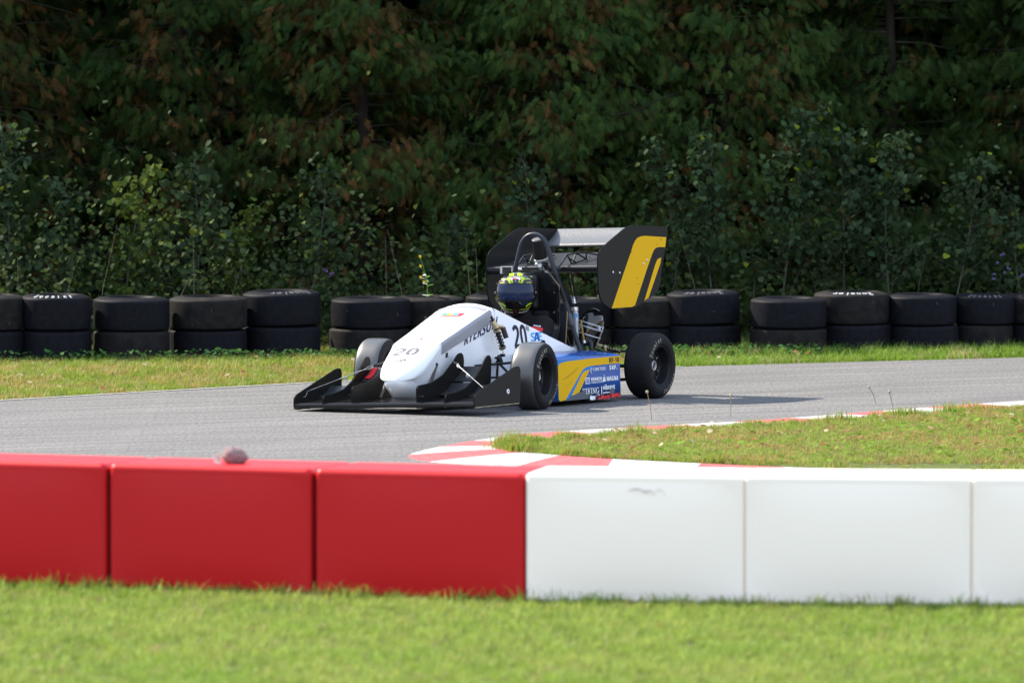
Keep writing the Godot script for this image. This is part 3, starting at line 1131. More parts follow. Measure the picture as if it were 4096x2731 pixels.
# ------------------------------------------------------------------ trees
func cedar(at: Vector3, height: float, spread: float, brown: float, label: String, shade_tone: float) -> void:
	var t := thing("cedar_tree", at)
	tag(t, label, "tree", "cedar trees of the hedge")
	part(t, "trunk", MB.new().tube([Vector3(0, -0.1, 0), Vector3(0.03, height * 0.3, 0.02), Vector3(-0.02, height * 0.65, 0), Vector3(0, height, 0)], [0.060, 0.05, 0.035, 0.01], 9), M.bark)
	var nz := FastNoiseLite.new()
	nz.seed = int(at.x * 100.0) + 900
	nz.frequency = 1.1
	var holes := FastNoiseLite.new()
	holes.seed = int(at.x * 37.0) + 400
	holes.frequency = 1.0
	var limbs := MB.new()
	var xs := []
	var cs := []
	var n := 230
	for k in n:
		var y := 0.05 + height * 0.96 * pow((k + rng.randf()) / n, 0.95)
		var len := spread * pow(maxf(0.03, 1.0 - y / (height * 1.04)), 0.55) * rng.randf_range(0.72, 1.12)
		var az := rng.randf() * TAU
		var d := Vector3(cos(az), 0, sin(az))
		var side := Vector3(-d.z, 0, d.x)
		var droop := rng.randf_range(0.12, 0.5)
		var pt := func(u: float) -> Vector3:
			return Vector3(0, y, 0) + d * len * u + Vector3.UP * len * (0.10 * u - droop * u * u + 0.22 * u * u * u)
		limbs.tube([pt.call(0.0), pt.call(0.35), pt.call(0.7), pt.call(1.0)], [0.009, 0.006, 0.004, 0.0015], 3, false)
		var m := 110 if y < 3.2 else 60
		for j in m:
			var u := lerpf(0.12, 1.03, pow(rng.randf(), 0.6))
			var off := side * rng.randfn(0.0, 0.10 + 0.06 * u) + Vector3.UP * rng.randfn(-0.03, 0.06)
			var p: Vector3 = pt.call(u) + off
			if holes.get_noise_3dv((p + at) * 1.25) < -0.13 + (0.10 if at.x < -2.0 and at.x > -5.0 else 0.0) and rng.randf() < (0.88 if u > 0.45 else 0.3): continue
			var dir := d * rng.randf_range(0.3, 1.0) + side * rng.randf_range(-0.8, 0.8) + Vector3.DOWN * rng.randf_range(0.15, 1.3)
			var s := rng.randf_range(0.065, 0.135) * (1.0 if y < 3.2 else 1.5)
			xs.append(look(dir, rng.randf_range(-1.1, 1.1), Vector3(s, s, s * 1.08), p))
			var b := nz.get_noise_3dv((p + at) * 1.5) + 0.35 * (0.75 - u)
			var dead := b > 0.20 - brown * 1.8 and rng.randf() < 0.72
			if dead:
				cs.append(tint([0.115, 0.058, 0.020] if rng.randf() < 0.34 else [0.070, 0.050, 0.017], 0.4))
			else:
				var f := rng.randf()
				cs.append(tint([(0.018 + 0.026 * f) * shade_tone, (0.044 + 0.026 * f) * shade_tone, 0.014 * shade_tone], 0.35))
	part(t, "limbs", limbs, M.twig).set_meta("kind", "stuff")
	var half := xs.size() / 2
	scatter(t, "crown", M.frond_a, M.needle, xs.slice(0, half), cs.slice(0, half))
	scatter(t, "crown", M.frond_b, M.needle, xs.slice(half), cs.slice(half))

func sapling(at: Vector3, height: float, leaves: int, size: float, col: Array, label: String, bend := 0.0, bare := 0.25) -> void:
	var t := thing("poplar_sapling", at)
	tag(t, label, "sapling", "young broad-leaved saplings in front of the cedars")
	var top := Vector3(bend, height, rng.randf_range(-0.1, 0.1))
	var pt := func(u: float) -> Vector3:
		return Vector3(top.x * u * u + 0.05 * sin(u * 4.0 + at.x * 5.0) - 0.05 * sin(at.x * 5.0), height * u, top.z * u + 0.03 * sin(u * 7.0 + at.x))
	part(t, "stem", MB.new().tube([pt.call(0.0), pt.call(0.25), pt.call(0.5), pt.call(0.75), pt.call(1.0)], [0.010, 0.008, 0.006, 0.004, 0.002], 6), M.stem)
	var tw := MB.new()
	var xs := []
	var cs := []
	var branches := 14 + int(height * 12)
	for k in branches:
		var u := lerpf(bare, 1.0, (k + rng.randf()) / branches)
		var az := rng.randf() * TAU
		var len := rng.randf_range(0.14, 0.46) * (1.25 - 0.85 * u) * (0.6 + 0.4 * height)
		var d := Vector3(cos(az), rng.randf_range(0.2, 0.9), sin(az)).normalized()
		var p0: Vector3 = pt.call(u)
		tw.tube([p0, p0 + d * len], [0.003, 0.001], 3, false)
		for j in maxi(3, leaves * 2 / branches):
			var q := p0 + d * len * rng.randf_range(0.15, 1.08) + Vector3(rng.randfn(0, 0.035), rng.randfn(0, 0.035), rng.randfn(0, 0.035))
			var a: float = rng.randf() * TAU
			var s := size * rng.randf_range(0.65, 1.15)
			xs.append(look(Vector3(cos(a), rng.randf_range(-2.2, -0.1), sin(a)), rng.randf_range(-0.6, 0.6), Vector3(s, s, s), q))
			var c := col if rng.randf() < 0.975 else [0.12, 0.15, 0.015]
			cs.append(tint(c, 0.3))
	part(t, "twigs", tw, M.stem).set_meta("kind", "stuff")
	scatter(t, "leaves", M.leaf_shape, M.leaf, xs, cs)

func build_trees() -> void:
	M.frond_a = frond_mesh(3)
	M.frond_b = frond_mesh(8)
	M.leaf_shape = leaf_mesh(1.0)
	# [x, z, height, spread, how brown, where]
	var C := [[-6.3, -60.9, 4.6, 1.35, 0.0, "cedar tree left of the photo, at the far left end of the hedge"],
		[-4.35, -60.9, 4.9, 1.3, 0.07, "shade-toned cedar with orange dead sprays behind the two leftmost tyre stacks"],
		[-2.75, -61.1, 4.7, 1.35, 0.06, "shade-toned open cedar with gaps behind the third and fourth tyre stacks"],
		[-1.25, -60.8, 5.0, 1.4, 0.10, "cedar full of orange brown sprays above the left gap in the tyre wall"],
		[0.35, -60.9, 4.8, 1.45, 0.04, "broad green cedar behind the driver and roll hoop"],
		[1.75, -61.1, 4.9, 1.35, 0.05, "cedar with scattered orange sprays above the rear wing"],
		[3.15, -61.4, 4.7, 1.25, -0.12, "shade-toned green cedar behind the right gap in the tyre wall"],
		[4.6, -61.3, 4.8, 1.3, -0.10, "shade-toned green cedar at the right edge of the photo"],
		[6.3, -61.3, 4.6, 1.35, 0.0, "cedar tree right of the photo, at the far right end of the hedge"]]
	var shade_tones := [0.9, 0.7, 0.75, 1.15, 1.35, 1.25, 0.8, 0.75, 0.9]  # lit hedge middle and shaded flanks, painted into the crown colours
	for k in C.size(): cedar(Vector3(C[k][0], 0, C[k][1]), C[k][2], C[k][3], C[k][4], C[k][5], shade_tones[k])
	var gl := [0.037, 0.060, 0.026]
	var gd := [0.032, 0.054, 0.025]
	var gr := [0.032, 0.055, 0.024]
	var gy := [0.066, 0.100, 0.020]
	var S := [[-4.05, -58.6, 1.75, 300, 0.062, gd, "bluish green sapling at the left edge of the photo", -0.1, 0.15],
		[-3.55, -58.5, 1.3, 260, 0.06, gd, "low grey green sapling behind the second tyre stack", 0.1, 0.1],
		[-3.05, -58.6, 1.45, 240, 0.062, gy, "slender yellow green sapling with a lone leafy tip at left", 0.08, 0.1],
		[-2.55, -58.4, 1.50, 280, 0.068, gl, "big leaved sapling behind the third and fourth tyre stacks", 0.05, 0.1],
		[-2.1, -58.7, 1.1, 220, 0.055, gy, "yellowish green bushy sapling behind the fourth tyre stack", 0.1, 0.1],
		[-1.62, -58.6, 1.42, 260, 0.05, gl, "upright sapling with small leaves left of the left gap", 0.05, 0.1],
		[-0.55, -58.9, 1.0, 150, 0.05, gd, "small dark sapling behind the flowered weed", 0.0, 0.2],
		[0.2, -59.2, 1.45, 170, 0.055, gd, "dark sapling behind the far rear wing plate", 0.0, 0.3],
		[1.28, -58.9, 1.55, 210, 0.05, gl, "sapling right behind the yellow striped wing plate", -0.05, 0.2],
		[1.62, -58.6, 1.6, 300, 0.055, gr, "tall sapling above the leaning tyre stack", 0.05, 0.3],
		[2.15, -58.7, 1.85, 320, 0.06, gr, "tallest sapling, behind the first stack right of the right gap", 0.08, 0.3],
		[2.62, -58.8, 1.7, 280, 0.06, gd, "sapling behind the upside down lettered tyre", 0.1, 0.28],
		[3.05, -58.6, 1.65, 320, 0.06, gr, "leafy sapling with a pale stem behind the third stack right of the right gap", -0.05, 0.28],
		[3.5, -58.7, 1.5, 280, 0.055, gr, "sapling with a long bare stem behind the fourth stack right of the right gap", 0.14, 0.35],
		[4.1, -58.8, 1.2, 200, 0.045, gd, "low sapling at the right edge of the photo", 0.0, 0.15]]
	for s in S: sapling(Vector3(s[0], 0, s[1]), s[2], s[3], s[4], s[5], s[6], s[7], s[8])
	# low growth that fills in between them
	var xs := []
	var cs := []
	for k in 17000:
		var x := rng.randf_range(-5.6, 5.8)
		var z := remap(x, -3.9, 3.8, -57.6, -58.6) - absf(rng.randfn(0.0, 0.7))
		var y := absf(rng.randfn(0.0, 0.5)) * (1.15 if x < -1.0 or x > 1.0 else 0.8)
		var a: float = rng.randf() * TAU
		var s := rng.randf_range(0.028, 0.056)
		xs.append(look(Vector3(cos(a), rng.randf_range(-1.8, 0.2), sin(a)), rng.randf_range(-0.8, 0.8), Vector3.ONE * s, Vector3(x, y, z)))
		cs.append(tint([0.034, 0.053, 0.021] if rng.randf() < 0.85 else [0.056, 0.082, 0.020], 0.35))
	tag(scatter(self, "undergrowth", M.leaf_shape, M.leaf, xs, cs), "low leafy undergrowth between the tyre wall and the cedars", "undergrowth")
	var dry := MB.new()
	for k in 34:
		var x := rng.randf_range(-4.6, 4.8)
		var p := Vector3(x, 0, remap(x, -3.9, 3.8, -57.3, -58.5) - rng.randf() * 0.5)
		var h := rng.randf_range(0.5, 1.05)
		var l := rng.randf_range(-0.22, 0.22)
		dry.tube([p, p + Vector3(l * 0.3, h * 0.5, 0), p + Vector3(l, h, 0)], [0.0020, 0.0015, 0.0007], 3, false)
	var ds := part(self, "dry_stalks", dry, M.pale_twig)
	tag(ds, "thin dry grass stalks rising behind the tyre wall", "stalks", "", "stuff")
	# violet asters
	var fl := MB.new()
	for q in [[3.86, 0.75], [3.83, 0.70], [3.9, 0.63], [3.8, 0.58], [4.02, 0.6], [-1.47, 0.62], [-1.43, 0.60], [0.62, 0.72], [0.66, 0.69]]:
		for j in 3:
			var c := Vector3(q[0] + rng.randf_range(-0.02, 0.02), q[1] + rng.randf_range(-0.02, 0.02), -58.0)
			fl.lathe([Vector2(0.001, 0.0), Vector2(0.012, 0.003), Vector2(0.001, 0.005)], Transform3D(Basis(Vector3.RIGHT, 1.2), c), 6)
	tag(part(self, "wild_asters", fl, mat(0.07, 0.055, 0.13, 0.8)), "small violet asters in the undergrowth", "flowers", "", "stuff")
	# dead branch that shows pale in the hedge
	var db := thing("dead_branch", Vector3(1.05, 1.93, -59.85))
	var bm := MB.new()
	bm.tube([Vector3(-0.25, -0.12, -0.3), Vector3(0.0, -0.06, 0), Vector3(0.16, 0.03, 0.02), Vector3(0.26, 0.06, 0.0)], [0.008, 0.007, 0.005, 0.002], 6)
	part(db, "bough", bm, M.bark)
	part(db, "side_twig", MB.new().tube([Vector3(0.0, -0.06, 0), Vector3(-0.08, -0.01, 0.06), Vector3(-0.13, 0.04, 0.08)], [0.004, 0.003, 0.001], 5), M.bark)
	tag(db, "bare pale dead branch caught in the hedge above the rear wing", "branch")
	# dark woods behind the hedge
	xs = []
	cs = []
	for k in 80000:
		var p := Vector3(rng.randf_range(-14, 14), rng.randf_range(0.0, 8.0), rng.randf_range(-71.0, -62.2))
		var a: float = rng.randf() * TAU
		var s := rng.randf_range(0.16, 0.42)
		xs.append(look(Vector3(cos(a), rng.randf_range(-1.2, 0.0), sin(a)), rng.randf_range(-1.0, 1.0), Vector3.ONE * s, p))
		cs.append(tint([0.014, 0.030, 0.010], 0.3))
	tag(scatter(self, "woods", M.leaf_shape, M.needle, xs, cs), "dense dark woods behind the cedar hedge", "woods")

# ------------------------------------------------------------------ the car
# own axes of the car: x to its left, y up, z forward, origin on the ground between the front wheels; the body leans 1.9 degrees in the bend
var ROLL := Transform3D(Basis(Vector3.BACK, deg_to_rad(1.9)), Vector3.ZERO)
# z, top, bottom, half width at top, at bottom, corner radius, crown
const NOSE := [[0.8235, 0.222, 0.212, 0.014, 0.012, 0.005, 0.0], [0.8205, 0.236, 0.198, 0.044, 0.038, 0.018, 0.001], [0.812, 0.256, 0.181, 0.076, 0.065, 0.036, 0.003], [0.795, 0.281, 0.160, 0.108, 0.088, 0.056, 0.006], [0.768, 0.308, 0.137, 0.135, 0.104, 0.070, 0.008], [0.732, 0.334, 0.115, 0.153, 0.115, 0.076, 0.008], [0.690, 0.358, 0.094, 0.166, 0.124, 0.074, 0.007], [0.630, 0.387, 0.072, 0.174, 0.134, 0.060, 0.006], [0.56, 0.422, 0.064, 0.180, 0.146, 0.042, 0.004], [0.498, 0.455, 0.060, 0.1855, 0.153, 0.030, 0.002]]
const TUB := [[0.503, 0.456, 0.060, 0.189, 0.156, 0.028, 0.002], [0.25, 0.533, 0.055, 0.197, 0.185, 0.028, 0.010], [0.0, 0.612, 0.050, 0.207, 0.222, 0.03, 0.020], [-0.12, 0.650, 0.050, 0.214, 0.240, 0.034, 0.028], [-0.17, 0.664, 0.050, 0.216, 0.246, 0.036, 0.032], [-0.19, 0.667, 0.050, 0.216, 0.248, 0.036, 0.031]]
const RIM := [[-0.188, 0.660, 0.2165, 0.249], [-0.5, 0.556, 0.247, 0.270], [-0.85, 0.446, 0.275, 0.290], [-1.225, 0.330, 0.298, 0.305]]

func key_at(keys: Array, z: float, smooth: bool) -> Array:
	for k in keys.size() - 1:
		if z <= keys[k][0] + 1e-6 and z >= keys[k + 1][0] - 1e-6:
			var t := inverse_lerp(keys[k][0], keys[k + 1][0], z)
			var out := []
			for c in keys[k].size():
				if smooth and c > 0:
					out.append(cubic_interpolate(keys[k][c], keys[k + 1][c], keys[maxi(k - 1, 0)][c], keys[mini(k + 2, keys.size() - 1)][c], t))
				else:
					out.append(lerpf(keys[k][c], keys[k + 1][c], t))
			return out
	return keys[0] if z > keys[0][0] else keys[-1]

func half_section(q: Array) -> PackedVector3Array:
	var z: float = q[0]
	var yt: float = q[1]
	var yb: float = q[2]
	var wt: float = q[3]
	var wb: float = q[4]
	var r: float = q[5]
	var out := PackedVector3Array()
	for i in 5:
		var x := (wt - r) * i / 4.0
		out.append(Vector3(x, yt + q[6] * (1.0 - x * x / (wt - r) / (wt - r)), z))
	for i in 5:
		var a := PI / 2.0 * (1.0 - (i + 1) / 5.0)
		out.append(Vector3(wt - r + r * cos(a), yt - r + r * sin(a), z))
	var s0 := Vector3(wt, yt - r, z)
	var s1 := Vector3(wb, yb + r, z)
	var f := minf(0.048 / s0.distance_to(s1), 0.3)
	out.append(s0.lerp(s1, f))
	for i in 5:
		out.append(s0.lerp(s1, lerpf(f, 1.0, (i + 1) / 5.0)))
	for i in 4:
		var a := -PI / 2.0 * (i + 1) / 4.0
		out.append(Vector3(wb - r + r * cos(a), yb + r + r * sin(a), z))
	out.append(Vector3(0, yb, z))
	return out

func ring_of(h: PackedVector3Array) -> PackedVector3Array:
	var out := h.duplicate()
	for k in range(h.size() - 2, 0, -1):
		out.append(Vector3(-h[k].x, h[k].y, h[k].z))
	return out

func side_x(z: float, y: float) -> float:
	if z > -0.188:
		var q := key_at(TUB, z, false)
		var s0 := Vector2(q[3], q[1] - q[5])
		var s1 := Vector2(q[4], q[2] + q[5])
		return remap(y, s0.y, s1.y, s0.x, s1.x)
	var r := key_at(RIM, z, false)
	return remap(y, r[1], 0.08, r[2], r[3])

func top_y(z: float, x: float) -> float:
	var nose := z > 0.5
	var q := key_at(NOSE if nose else TUB, z, nose)
	var w: float = q[3] - q[5]
	return q[1] + q[6] * (1.0 - minf(1.0, x * x / w / w))

func tube_arms(pairs: Array, r: float) -> MB:
	var b := MB.new()
	for p in pairs: b.tube(p, r, 8)
	return b

func make_wheel(car: Node3D, at: Vector3, steer: float, leftside: bool) -> void:
	var w := Node3D.new()
	w.name = "wheel"
	car.add_child(w, true)
	var out := 1.0 if leftside else -1.0
	w.transform = Transform3D(Basis(Vector3.UP, steer) * Basis(Vector3.BACK, -PI / 2.0 * out), at)
	var R := 0.2285
	var prof := [Vector2(0.136, 0.074), Vector2(0.140, 0.088), Vector2(0.152, 0.098), Vector2(0.172, 0.102), Vector2(0.190, 0.100), Vector2(0.204, 0.094), Vector2(0.212, 0.088), Vector2(0.2145, 0.086), Vector2(0.2185, 0.080)]
	for s in [1.0, -1.0]:
		var pr := []
		for p in prof: pr.append(Vector2(p.x, p.y * s))
		part(w, "sidewall", MB.new().lathe(pr, Transform3D(), 56), M.rubber)
	var tr := []
	for p in [[0.2185, 0.080], [0.2235, 0.072], [0.2265, 0.062], [0.228, 0.045], [0.2285, 0.02], [0.2285, -0.02], [0.228, -0.045], [0.2265, -0.062], [0.2235, -0.072], [0.2185, -0.080]]:
		tr.append(Vector2(p[0], p[1]))
	part(w, "tread", MB.new().lathe(tr, Transform3D(), 64), M.tread if at.z > -0.5 else M.rubber)
	var rim := MB.new().lathe([Vector2(0.138, 0.076), Vector2(0.139, 0.084), Vector2(0.134, 0.086), Vector2(0.131, 0.079), Vector2(0.127, 0.06), Vector2(0.124, 0.02), Vector2(0.12, 0.012), Vector2(0.10, 0.014), Vector2(0.075, 0.022), Vector2(0.05, 0.024), Vector2(0.034, 0.024), Vector2(0.030, 0.02), Vector2(0.001, 0.02)], Transform3D(), 40)
	rim.lathe([Vector2(0.136, -0.076), Vector2(0.128, -0.07), Vector2(0.124, -0.02), Vector2(0.122, 0.0)], Transform3D(), 40)
	part(w, "rim", rim, M.rim)
	part(w, "hub_ring", MB.new().lathe([Vector2(0.027, 0.022), Vector2(0.033, 0.024), Vector2(0.034, 0.034), Vector2(0.030, 0.036), Vector2(0.026, 0.034), Vector2(0.025, 0.018)], Transform3D(), 28), M.alloy)
	part(w, "hub_cap", MB.new().lathe([Vector2(0.026, 0.026), Vector2(0.014, 0.030), Vector2(0.001, 0.030)], Transform3D(), 20), M.black_gloss)
	var bolt_mat := mat(0.10, 0.09, 0.085, 0.5, 0.5)
	for k in 8:
		var a := TAU * k / 8.0 + 0.2
		var c := Vector3(cos(a) * 0.098, 0.014, sin(a) * 0.098)
		part(w, "rim_bolt", MB.new().cyl(c, c + Vector3(0, 0.008, 0), 0.006, -1.0, 8), bolt_mat)
	for k in 4:
		var a := TAU * k / 4.0 + 0.6
		var c := Vector3(cos(a) * 0.062, 0.022, sin(a) * 0.062)
		part(w, "wheel_nut", MB.new().cyl(c, c + Vector3(0, 0.014, 0), 0.0075, -1.0, 6), M.steel)
		var c2 := Vector3(cos(a + 0.785) * 0.066, 0.0235, sin(a + 0.785) * 0.066)
		part(w, "vent_hole", MB.new().lathe([Vector2(0.017, 0.0), Vector2(0.015, 0.001), Vector2(0.001, 0.001)], Transform3D(Basis(), c2), 14), M.black)
	var f := func(r: float) -> float: return remap(r, 0.172, 0.204, 0.102, 0.0945) if r > 0.172 else 0.101
	# angle 0 points down on the near side, a quarter turn on points forward
	for q in [[-0.66, 0.172], [2.48, 0.165]]:
		part(w, "lettering", ring_text("Hoosier", 0.181, 0.032, q[0], q[1], 0.3, f), M.tyre_print)

func fender_plate(car: Node3D, n: String, poly: PackedVector2Array, x: float, th: float, m: Material) -> MeshInstance3D:
	# poly in (z, y); the plate stands at x
	var xf := Transform3D(Basis(Vector3(0, 0, 1), Vector3(0, 1, 0), Vector3(1, 0, 0)), Vector3(x, 0, 0))
	return part(car, n, MB.new().plate(poly, th, xf, th * 0.3), m)

func on_face(b: MB, z0: float, y0: float, x: float) -> MB:
	# lay letters on the left face of the car: their width runs rearwards
	return b.warp(func(p): return Vector3(x + p.z, y0 + p.y, z0 - p.x))

func build_car() -> void:
	var car := thing("race_car", Vector3(-0.382, 0, -49.72), deg_to_rad(-29.0))
	tag(car, "open-wheel race car with white nose, blue and yellow side pod and black wings", "race car")
	# --- bodywork
	var rows := []
	var zs := []
	for k in NOSE.size() - 1:
		for s in 3: zs.append(lerpf(NOSE[k][0], NOSE[k + 1][0], s / 3.0))
	zs.append(NOSE[-1][0])
	for z in zs: rows.append(ring_of(half_section(key_at(NOSE, z, true))))
	var nose := MB.new().grid(rows, true, false)
	nose.fan(rows[0])
	var nose_o := part(car, "nose_cone", nose, M.white_paint, ROLL)
	rows = []
	for k in TUB.size(): 
		if k > 0: rows.append(ring_of(half_section(key_at(TUB, (TUB[k][0] + TUB[k - 1][0]) / 2.0, false))))
		rows.append(ring_of(half_section(TUB[k])))
	var tub := MB.new().grid(rows, true, false)
	tub.fan(rows[-1])
	tub.fan(rows[0])
	# cockpit sides: an open trough
	rows = []
	for k in 13:
		var z := lerpf(-0.188, -1.225, k / 12.0)
		var q := key_at(RIM, z, false)
		var row := PackedVector3Array()
		for e in [[q[2] - 0.012, q[1] - 0.006], [q[2] - 0.006, q[1] + 0.002], [q[2], q[1] - 0.004], [lerpf(q[2], q[3], 0.3), lerpf(q[1], 0.08, 0.3)], [lerpf(q[2], q[3], 0.65), lerpf(q[1], 0.08, 0.65)], [q[3], 0.08], [q[3] - 0.03, 0.05], [0.0, 0.05]]:
			row.append(Vector3(e[0], e[1], z))
		rows.append(row)
	for s in [1.0, -1.0]:
		var rr := []
		for row in rows:
			var r2 := PackedVector3Array()
			for p in row: r2.append(Vector3(p.x * s, p.y, p.z))
			rr.append(r2)
		tub.grid(rr)
	var tub_o := part(car, "monocoque", tub, M.white_paint, ROLL)
	var lining := MB.new()
	rows = []
	for k in 13:
		var z := lerpf(-0.192, -1.225, k / 12.0)
		var q := key_at(RIM, z, false)
		rows.append(PackedVector3Array([Vector3(q[2] - 0.013, q[1] - 0.008, z), Vector3(q[3] - 0.016, 0.09, z), Vector3(0, 0.062, z), Vector3(-q[3] + 0.016, 0.09, z), Vector3(-q[2] + 0.013, q[1] - 0.008, z)]))
	lining.grid(rows, false, false, false)
	part(car, "cockpit_lining", lining, M.black, ROLL)
	# grey tape over the panel joints
	for s in [1.0, -1.0]:
		var tr := []
		for k in 15:
			var z := lerpf(0.496, -0.150, k / 14.0)
			var h := half_section(key_at(TUB, z, false))
			var row := PackedVector3Array()
			for c in [6, 7, 8, 9, 10, 11]:
				var p := h[c]
				var n := Vector3(h[c + 1].y - h[c - 1].y, -(h[c + 1].x - h[c - 1].x), 0).normalized()
				if n.x < 0: n = -n
				if c == 11: p = h[10] + (h[11] - h[10]) * 0.12
				p += n * (0.0035 + 0.0012 * sin(z * 37.0 + c) + 0.001 * sin(z * 11.0))
				row.append(Vector3(p.x * s, p.y, p.z))
			tr.append(row)
		part(tub_o, "tape_strip", MB.new().grid(tr, false, false, false), M.grey_tape)
	var cross := []
	for k in 3:
		var row := PackedVector3Array()
		for c in 9:
			var x := lerpf(-0.185, 0.185, c / 8.0)
			var z := -0.105 - 0.022 * k
			row.append(Vector3(x, top_y(z, x) + 0.003, z))
		cross.append(row)
	part(tub_o, "tape_strip", MB.new().grid(cross, false, false, false), M.grey_tape)
	# seam of the nose, fixing screws
	var seam := MB.new()
	var sp := []
	for c in 13:
		var x := lerpf(-0.16, 0.16, c / 12.0)
		sp.append(Vector3(x, top_y(0.503, x) + 0.0005, 0.504))
	seam.tube(sp, 0.0016, 4)
	part(nose_o, "panel_seam", seam, M.sunlit_ink)
	for x in [-0.105, 0.11]:
		part(tub_o, "panel_screw", MB.new().cyl(Vector3(x, top_y(-0.165, x), -0.165), Vector3(x, top_y(-0.165, x) + 0.003, -0.165), 0.006), M.sunlit_ink)
	# numbers and names
	var wrap_top := func(z0: float): return func(p): return Vector3(p.x, top_y(z0 - p.y, p.x) + 0.0012 + p.z, z0 - p.y)
	var n20 := letters("20", 0.190, 0.088, true, "Droid Sans", 0.03, 0.001)
	n20.add(MB.new())
	n20.warp(func(p): return Vector3(p.x - 0.118, p.y, p.z)).warp(wrap_top.call(0.652))
	part(nose_o, "race_number", n20, M.sunlit_ink)
	var ram := MB.new()
	for q in [[-0.040, 0.0, 0.020], [-0.015, 0.006, 0.012], [0.018, 0.0, 0.018], [0.034, 0.004, 0.014], [0.0, -0.008, 0.010]]:
		var pts := []
		for k in 9:
			var a = k / 8.0 * 4.2 + q[0] * 40.0
			var x: float = q[0] + cos(a) * q[2] * (1.0 - k * 0.06)
			var z: float = 0.722 - q[1] - sin(a) * q[2] * 0.6 * (1.0 - k * 0.06)
			pts.append(Vector3(x, top_y(z, x) + 0.001, z))
		ram.tube(pts, 0.0028, 4)
	part(nose_o, "swirl_emblem", ram, M.ink)
	var word := letters("RYERSON", 0.405, 0.078, true, "Droid Sans", 0.0, 0.001)
	word.warp(func(p):
		var z: float = 0.210 - p.x - 0.35 * p.y
		var y: float = 0.424 + p.x * 0.262 + p.y
		return Vector3(side_x(z, y) + 0.0015 + p.z, y, z))
	part(tub_o, "team_name", word, M.navy)
	var side_put := func(z0: float, y0: float, lean: float): return func(p): return Vector3(side_x(z0 - p.x + lean * p.y, y0 + p.y) + 0.0015 + p.z, y0 + p.y, z0 - p.x + lean * p.y)
	part(tub_o, "race_number", letters("20", 0.165, 0.158, true, "Droid Sans", 0.0, 0.001).warp(side_put.call(-0.405, 0.382, 0.14)), M.ink)
	part(tub_o, "sponsor_letters", letters("S", 0.055, 0.060, true, "Droid Sans", 0.0, 0.001).warp(side_put.call(-0.612, 0.420, 0.05)), M.sky_vinyl)
	part(tub_o, "sponsor_letters", letters("E", 0.048, 0.060, true, "Droid Sans", 0.0, 0.001).warp(side_put.call(-0.705, 0.420, 0.05)), M.sky_vinyl)
	part(tub_o, "sponsor_letters", letters("A", 0.064, 0.060, true, "Droid Sans", 0.0, 0.003).warp(side_put.call(-0.654, 0.420, 0.05)), M.royal_vinyl)
	part(tub_o, "sponsor_letters", letters("INTERNATIONAL", 0.140, 0.011, false, "Droid Sans", 0.0, 0.001).warp(side_put.call(-0.612, 0.401, 0.0)), M.ink)
	var colours := [mat(0.03, 0.42, 0.25, 0.5), mat(0.75, 0.66, 0.05, 0.5), mat(0.08, 0.50, 0.62, 0.5), M.red_vinyl]
	var panel := func(x0: float, x1: float, z0: float, z1: float) -> MB:
		var r := []
		for k in 3:
			var row := PackedVector3Array()
			for c in 4:
				var x := lerpf(x0, x1, c / 3.0)
				var z := lerpf(z0, z1, k / 2.0)
				row.append(Vector3(x, top_y(z, x) + 0.0015, z))
			r.append(row)
		return MB.new().grid(r, false, false, false)
	for k in 4: part(tub_o, "colour_sticker", panel.call(-0.082 + 0.042 * k, -0.042 + 0.042 * k, -0.022, 0.022), colours[k])
	part(tub_o, "colour_sticker", panel.call(-0.082, 0.082, 0.027, 0.044), M.red_vinyl)
	part(tub_o, "maple_leaf_sticker", MB.new().plate(p2([-0.02, 0, -0.006, 0.006, 0, 0.018, 0.006, 0.006, 0.02, 0, 0.008, -0.006, 0, -0.016, -0.008, -0.006]), 0.001, Transform3D(Basis(Vector3(1, 0, 0), Vector3(0, 0.31, -0.95), Vector3(0, 0.95, 0.31)), Vector3(0.0, top_y(0.44, 0.0) + 0.002, 0.44))), M.red_vinyl)
	part(tub_o, "tape_patch", MB.new().bx(Vector3.ZERO, Vector3(0.002, 0.030, 0.035), 0.0005, Basis(Vector3.FORWARD, -0.1)).warp(func(p): return Vector3(side_x(p.z - 0.575, 0.50) + 0.002 + p.x, 0.512 + p.y + p.z * 0.33, p.z - 0.575)), M.grey_tape)
	# openings in the nose side with the wing strut and the cable hole
	for s in [1.0, -1.0]:
		part(nose_o, "strut_slot", MB.new().plate(p2([-0.010, 0.0, 0.012, 0.002, 0.014, 0.024, -0.006, 0.028]), 0.004, Transform3D(Basis(Vector3(0, -0.35, 0.93), Vector3(0, 0.93, 0.35), Vector3(1, 0, 0)), Vector3(0.173 * s, 0.300, 0.535))), M.black)
		part(car, "wing_strut", MB.new().tube([Vector3(0.170 * s, 0.316, 0.528), Vector3(0.172 * s, 0.25, 0.585), Vector3(0.176 * s, 0.10, 0.70)], [0.008, 0.010, 0.010], 8), mat(0.07, 0.06, 0.055, 0.5), ROLL)
		part(tub_o, "cable_hole", MB.new().plate(p2([-0.016, -0.018, 0.012, -0.014, 0.015, 0.017, -0.012, 0.012]), 0.004, Transform3D(Basis(Vector3(0, 0, -1), Vector3(0, 1, 0), Vector3(1, 0, 0)), Vector3((side_x(0.425, 0.372) + 0.0005) * s, 0.372, 0.425))), M.black)
	# --- front wing
	var wing := part(car, "front_wing", wing_plane(), M.wing_gloss, ROLL)
	var outer := round_poly(p2([0.968, 0.040, 0.966, 0.112, 0.930, 0.135, 0.405, 0.284, 0.350, 0.286, 0.334, 0.262, 0.352, 0.036]), 0.03, 5)
